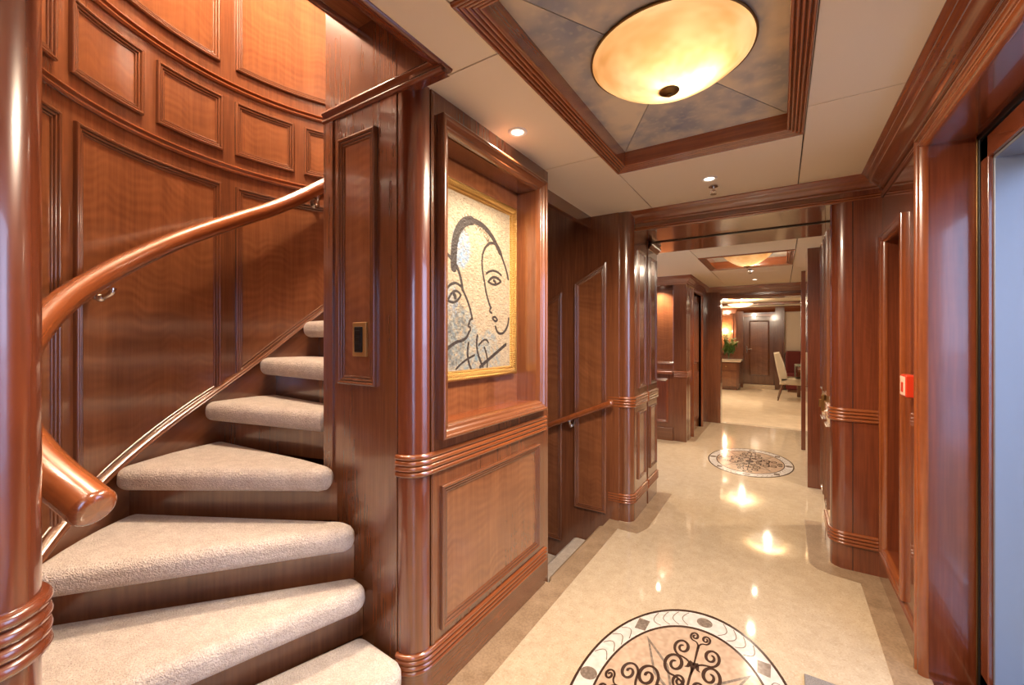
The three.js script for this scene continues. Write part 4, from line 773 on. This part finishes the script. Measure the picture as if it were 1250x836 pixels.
// ---- dining saloon things
const sb = base('sideboard', 'mahogany sideboard with pale stone top against the far saloon wall', 'sideboard', [-1.5, 12.1, 0]);
part(sb, 'body', bx(-2.4, -0.86, 11.72, 12.42, 0.06, 0.70), M.wood); part(sb, 'plinth', bx(-2.36, -0.9, 11.76, 12.42, 0.004, 0.07, 'R'), M.wood); part(sb, 'worktop', bx(-2.45, -0.82, 11.66, 12.44, 0.70, 0.745, 'R', 0.012), M.stone);
for (let k = 0; k < 3; k++) { const r = -2.36 + k * 0.49, d = part(sb, 'drawer', bx(r, r + 0.46, 11.705, 11.725, 0.5, 0.67, 'R', 0.005), M.fig); part(d, 'knob', bx(r + 0.215, r + 0.245, 11.685, 11.706, 0.575, 0.605, 'R', 0.008), M.brass); part(sb, 'door', bx(r, r + 0.46, 11.705, 11.725, 0.1, 0.47, 'y', 0.005), M.fig); }
const fl = base('flower_vase', 'glass vase of pale yellow lilies on the far sideboard', 'flowers', [-1.12, 12.05, 0.745]);
{
  local(fl, 'vase', new THREE.LatheGeometry([[0, 0], [0.05, 0], [0.055, 0.01], [0.05, 0.08], [0.06, 0.19], [0.075, 0.23]].map(p => new THREE.Vector2(...p)), 24), M.glass);
  const stems = [], leaves = [], blooms = [];
  for (let i = 0; i < 16; i++) {
    const t = i / 16 * 6.283 + rnd(), r = rr(0.05, 0.2), hh = rr(0.38, 0.58), tip = V3(Math.cos(t) * r, hh, Math.sin(t) * r);
    stems.push(new THREE.TubeGeometry(new THREE.CatmullRomCurve3([V3(0, 0.03, 0), V3(tip.x * 0.25, hh * 0.6, tip.z * 0.25), tip]), 6, 0.004, 5));
    for (let j = 0; j < 5; j++) { const lf = new THREE.SphereGeometry(1, 8, 5); lf.scale(0.016, 0.07, 0.005); lf.rotateZ(rr(-1.1, 1.1)); lf.rotateY(rnd() * 6); const q = rr(0.45, 0.95); lf.translate(tip.x * q + rr(-0.03, 0.03), hh * q, tip.z * q + rr(-0.03, 0.03)); leaves.push(lf); }
    if (i % 2 === 0) for (let j = 0; j < 6; j++) { const p = new THREE.SphereGeometry(1, 8, 5); p.scale(0.014, 0.05, 0.005); p.translate(0, 0.04, 0); p.rotateZ(0.9); p.rotateY(j * Math.PI / 3); p.translate(tip.x, tip.y, tip.z); blooms.push(p); }
  }
  local(fl, 'stem', stems, M.leaf); const lv = local(fl, 'leaf', leaves, M.leaf); lv.userData.kind = 'stuff'; const pb = local(fl, 'petal', blooms, M.petal); pb.userData.kind = 'stuff';
}
const sconce = base('wall_sconce', 'glowing wall sconce above the far sideboard', 'sconce', [-1.26, 12.6, 1.42]);
{
  const bp = new THREE.CylinderGeometry(0.04, 0.04, 0.015, 20); bp.rotateX(Math.PI / 2); bp.translate(0, -0.02, 0.008); local(sconce, 'backplate', bp, M.brass);
  local(sconce, 'arm', new THREE.TubeGeometry(new THREE.CatmullRomCurve3([V3(0, -0.02, 0.01), V3(0, -0.05, 0.06), V3(0, 0, 0.1)]), 10, 0.007, 8), M.brass);
  const sh = new THREE.LatheGeometry([[0.03, 0], [0.05, 0.05], [0.075, 0.12]].map(p => new THREE.Vector2(...p)), 24); sh.translate(0, 0, 0.1); local(sconce, 'shade', sh, M.dish, 'glowing cream shade');
  const bulb = new THREE.SphereGeometry(0.025, 14, 10); bulb.translate(0, 0.06, 0.1); local(sconce, 'bulb', bulb, M.glow);
  const L = new THREE.PointLight(WARM, 1.6, 0, 2); L.position.set(0, 0.06, 0.1); L.castShadow = true; L.shadow.radius = 1; sconce.add(L);
}
function dishLamp(R, F, y, label) {
  const o = base('dish_lamp', label, 'lamp', [R, F, y]);
  local(o, 'glass_dish', new THREE.LatheGeometry([[0, -0.075], [0.10, -0.066], [0.18, -0.04], [0.235, -0.006], [0.243, 0]].map(p => new THREE.Vector2(...p)), 48), M.dish, 'glowing shallow glass dish');
  const rim = new THREE.TorusGeometry(0.243, 0.006, 8, 48); rim.rotateX(Math.PI / 2); local(o, 'rim', rim, M.brass);
  const rod = new THREE.CylinderGeometry(0.012, 0.012, 2.098 - y + 0.05, 10); rod.translate(0, (2.098 - y) / 2 - 0.025, 0); local(o, 'stem', rod, M.brass);
  const L = new THREE.PointLight(WARM2, DINING, 0, 2); L.position.set(0.03, -0.03, 0.03); L.castShadow = true; L.shadow.radius = 1; o.add(L);
}
dishLamp(-0.21, 8.05, 2.04, 'glowing glass dish lamp just past the saloon portal');
dishLamp(-0.72, 10.1, 2.02, 'glowing glass dish lamp between the saloon beams');
const tbl = base('dining_table', 'dark mahogany dining table in the saloon', 'table', [1.0, 9.9, 0]);
part(tbl, 'tabletop', bx(0.26, 1.8, 8.95, 11.2, 0.70, 0.74, 'F', 0.012), M.wood); part(tbl, 'apron', bx(0.34, 1.72, 9.03, 11.12, 0.62, 0.70, 'F'), M.wood);
for (const [r, q] of [[0.30, 8.99], [1.7, 8.99], [0.30, 11.1], [1.7, 11.1]]) part(tbl, 'leg', bx(r, r + 0.08, q, q + 0.08, 0.004, 0.70, 'y', 0.01), M.wood);
const runner = base('table_runner', 'patterned dark green table runner hanging over the table edge', 'runner', [0.4, 10.3, 0.745]);
part(runner, 'cloth', [bx(0.245, 1.78, 9.9, 10.8, 0.741, 0.746, 'R', 0.002), bx(0.245, 0.25, 9.9, 10.8, 0.5, 0.746, 'y', 0.002)], M.cloth);
const tp = base('table_plant', 'small green plant in a pot on the dining table', 'plant', [0.42, 10.0, 0.747]);
{
  local(tp, 'pot', new THREE.LatheGeometry([[0, 0], [0.05, 0], [0.065, 0.12], [0.055, 0.12]].map(p => new THREE.Vector2(...p)), 20), M.stone);
  const leaves = []; for (let i = 0; i < 46; i++) { const lf = new THREE.SphereGeometry(1, 8, 5); lf.scale(0.018, 0.085, 0.005); lf.translate(0, 0.08, 0); lf.rotateZ(rr(-0.9, 0.9)); lf.rotateY(rnd() * 6.28); lf.translate(rr(-0.03, 0.03), rr(0.1, 0.36), rr(-0.03, 0.03)); leaves.push(lf); }
  local(tp, 'leaf', leaves, M.leaf).userData.kind = 'stuff';
}
const chair = base('dining_chair', 'cream upholstered dining chair with dark legs at the saloon table', 'chair', [0.16, 10.45, 0]);
{
  const sidew = (pts) => { const sh = new THREE.Shape(pts.map(p => new THREE.Vector2(...p))); const g = new THREE.ExtrudeGeometry(sh, { depth: 0.46, bevelEnabled: true, bevelSize: 0.02, bevelThickness: 0.02, bevelSegments: 3 }); g.translate(0, 0, -0.23); return uvWorld(g, 'y'); };
  local(chair, 'seat', sidew([[-0.16, 0.36], [0.30, 0.36], [0.32, 0.46], [-0.14, 0.46]]), M.upholstery);
  local(chair, 'backrest', sidew([[-0.16, 0.42], [-0.05, 0.44], [-0.12, 0.75], [-0.20, 0.98], [-0.26, 0.97], [-0.22, 0.72]]), M.upholstery);
  for (const [x, z, dx] of [[-0.12, -0.2, -0.09], [-0.12, 0.2, -0.09], [0.28, -0.2, 0.02], [0.28, 0.2, 0.02]]) { const g = new THREE.CylinderGeometry(0.026, 0.014, 0.37, 10); const p = g.attributes.position; for (let i = 0; i < p.count; i++) if (p.getY(i) < 0) p.setX(i, p.getX(i) + dx); g.translate(x, 0.19, z); local(chair, 'leg', g, M.wood); }
}
const sofa = base('banquette', 'burgundy upholstered banquette against the cream saloon wall', 'sofa', [1.2, 12.3, 0]);
part(sofa, 'seat', bx(0.1, 2.6, 11.95, 12.55, 0.06, 0.45, 'R', 0.05), M.burgundy); part(sofa, 'backrest', bx(0.1, 2.6, 12.38, 12.6, 0.4, 0.98, 'R', 0.05), M.burgundy); part(sofa, 'plinth', bx(0.14, 2.56, 12.0, 12.55, 0.004, 0.07, 'R'), M.wood);

scene.traverse(o => { if (o.isMesh) o.castShadow = o.receiveShadow = true; });
renderer.render(scene, camera);
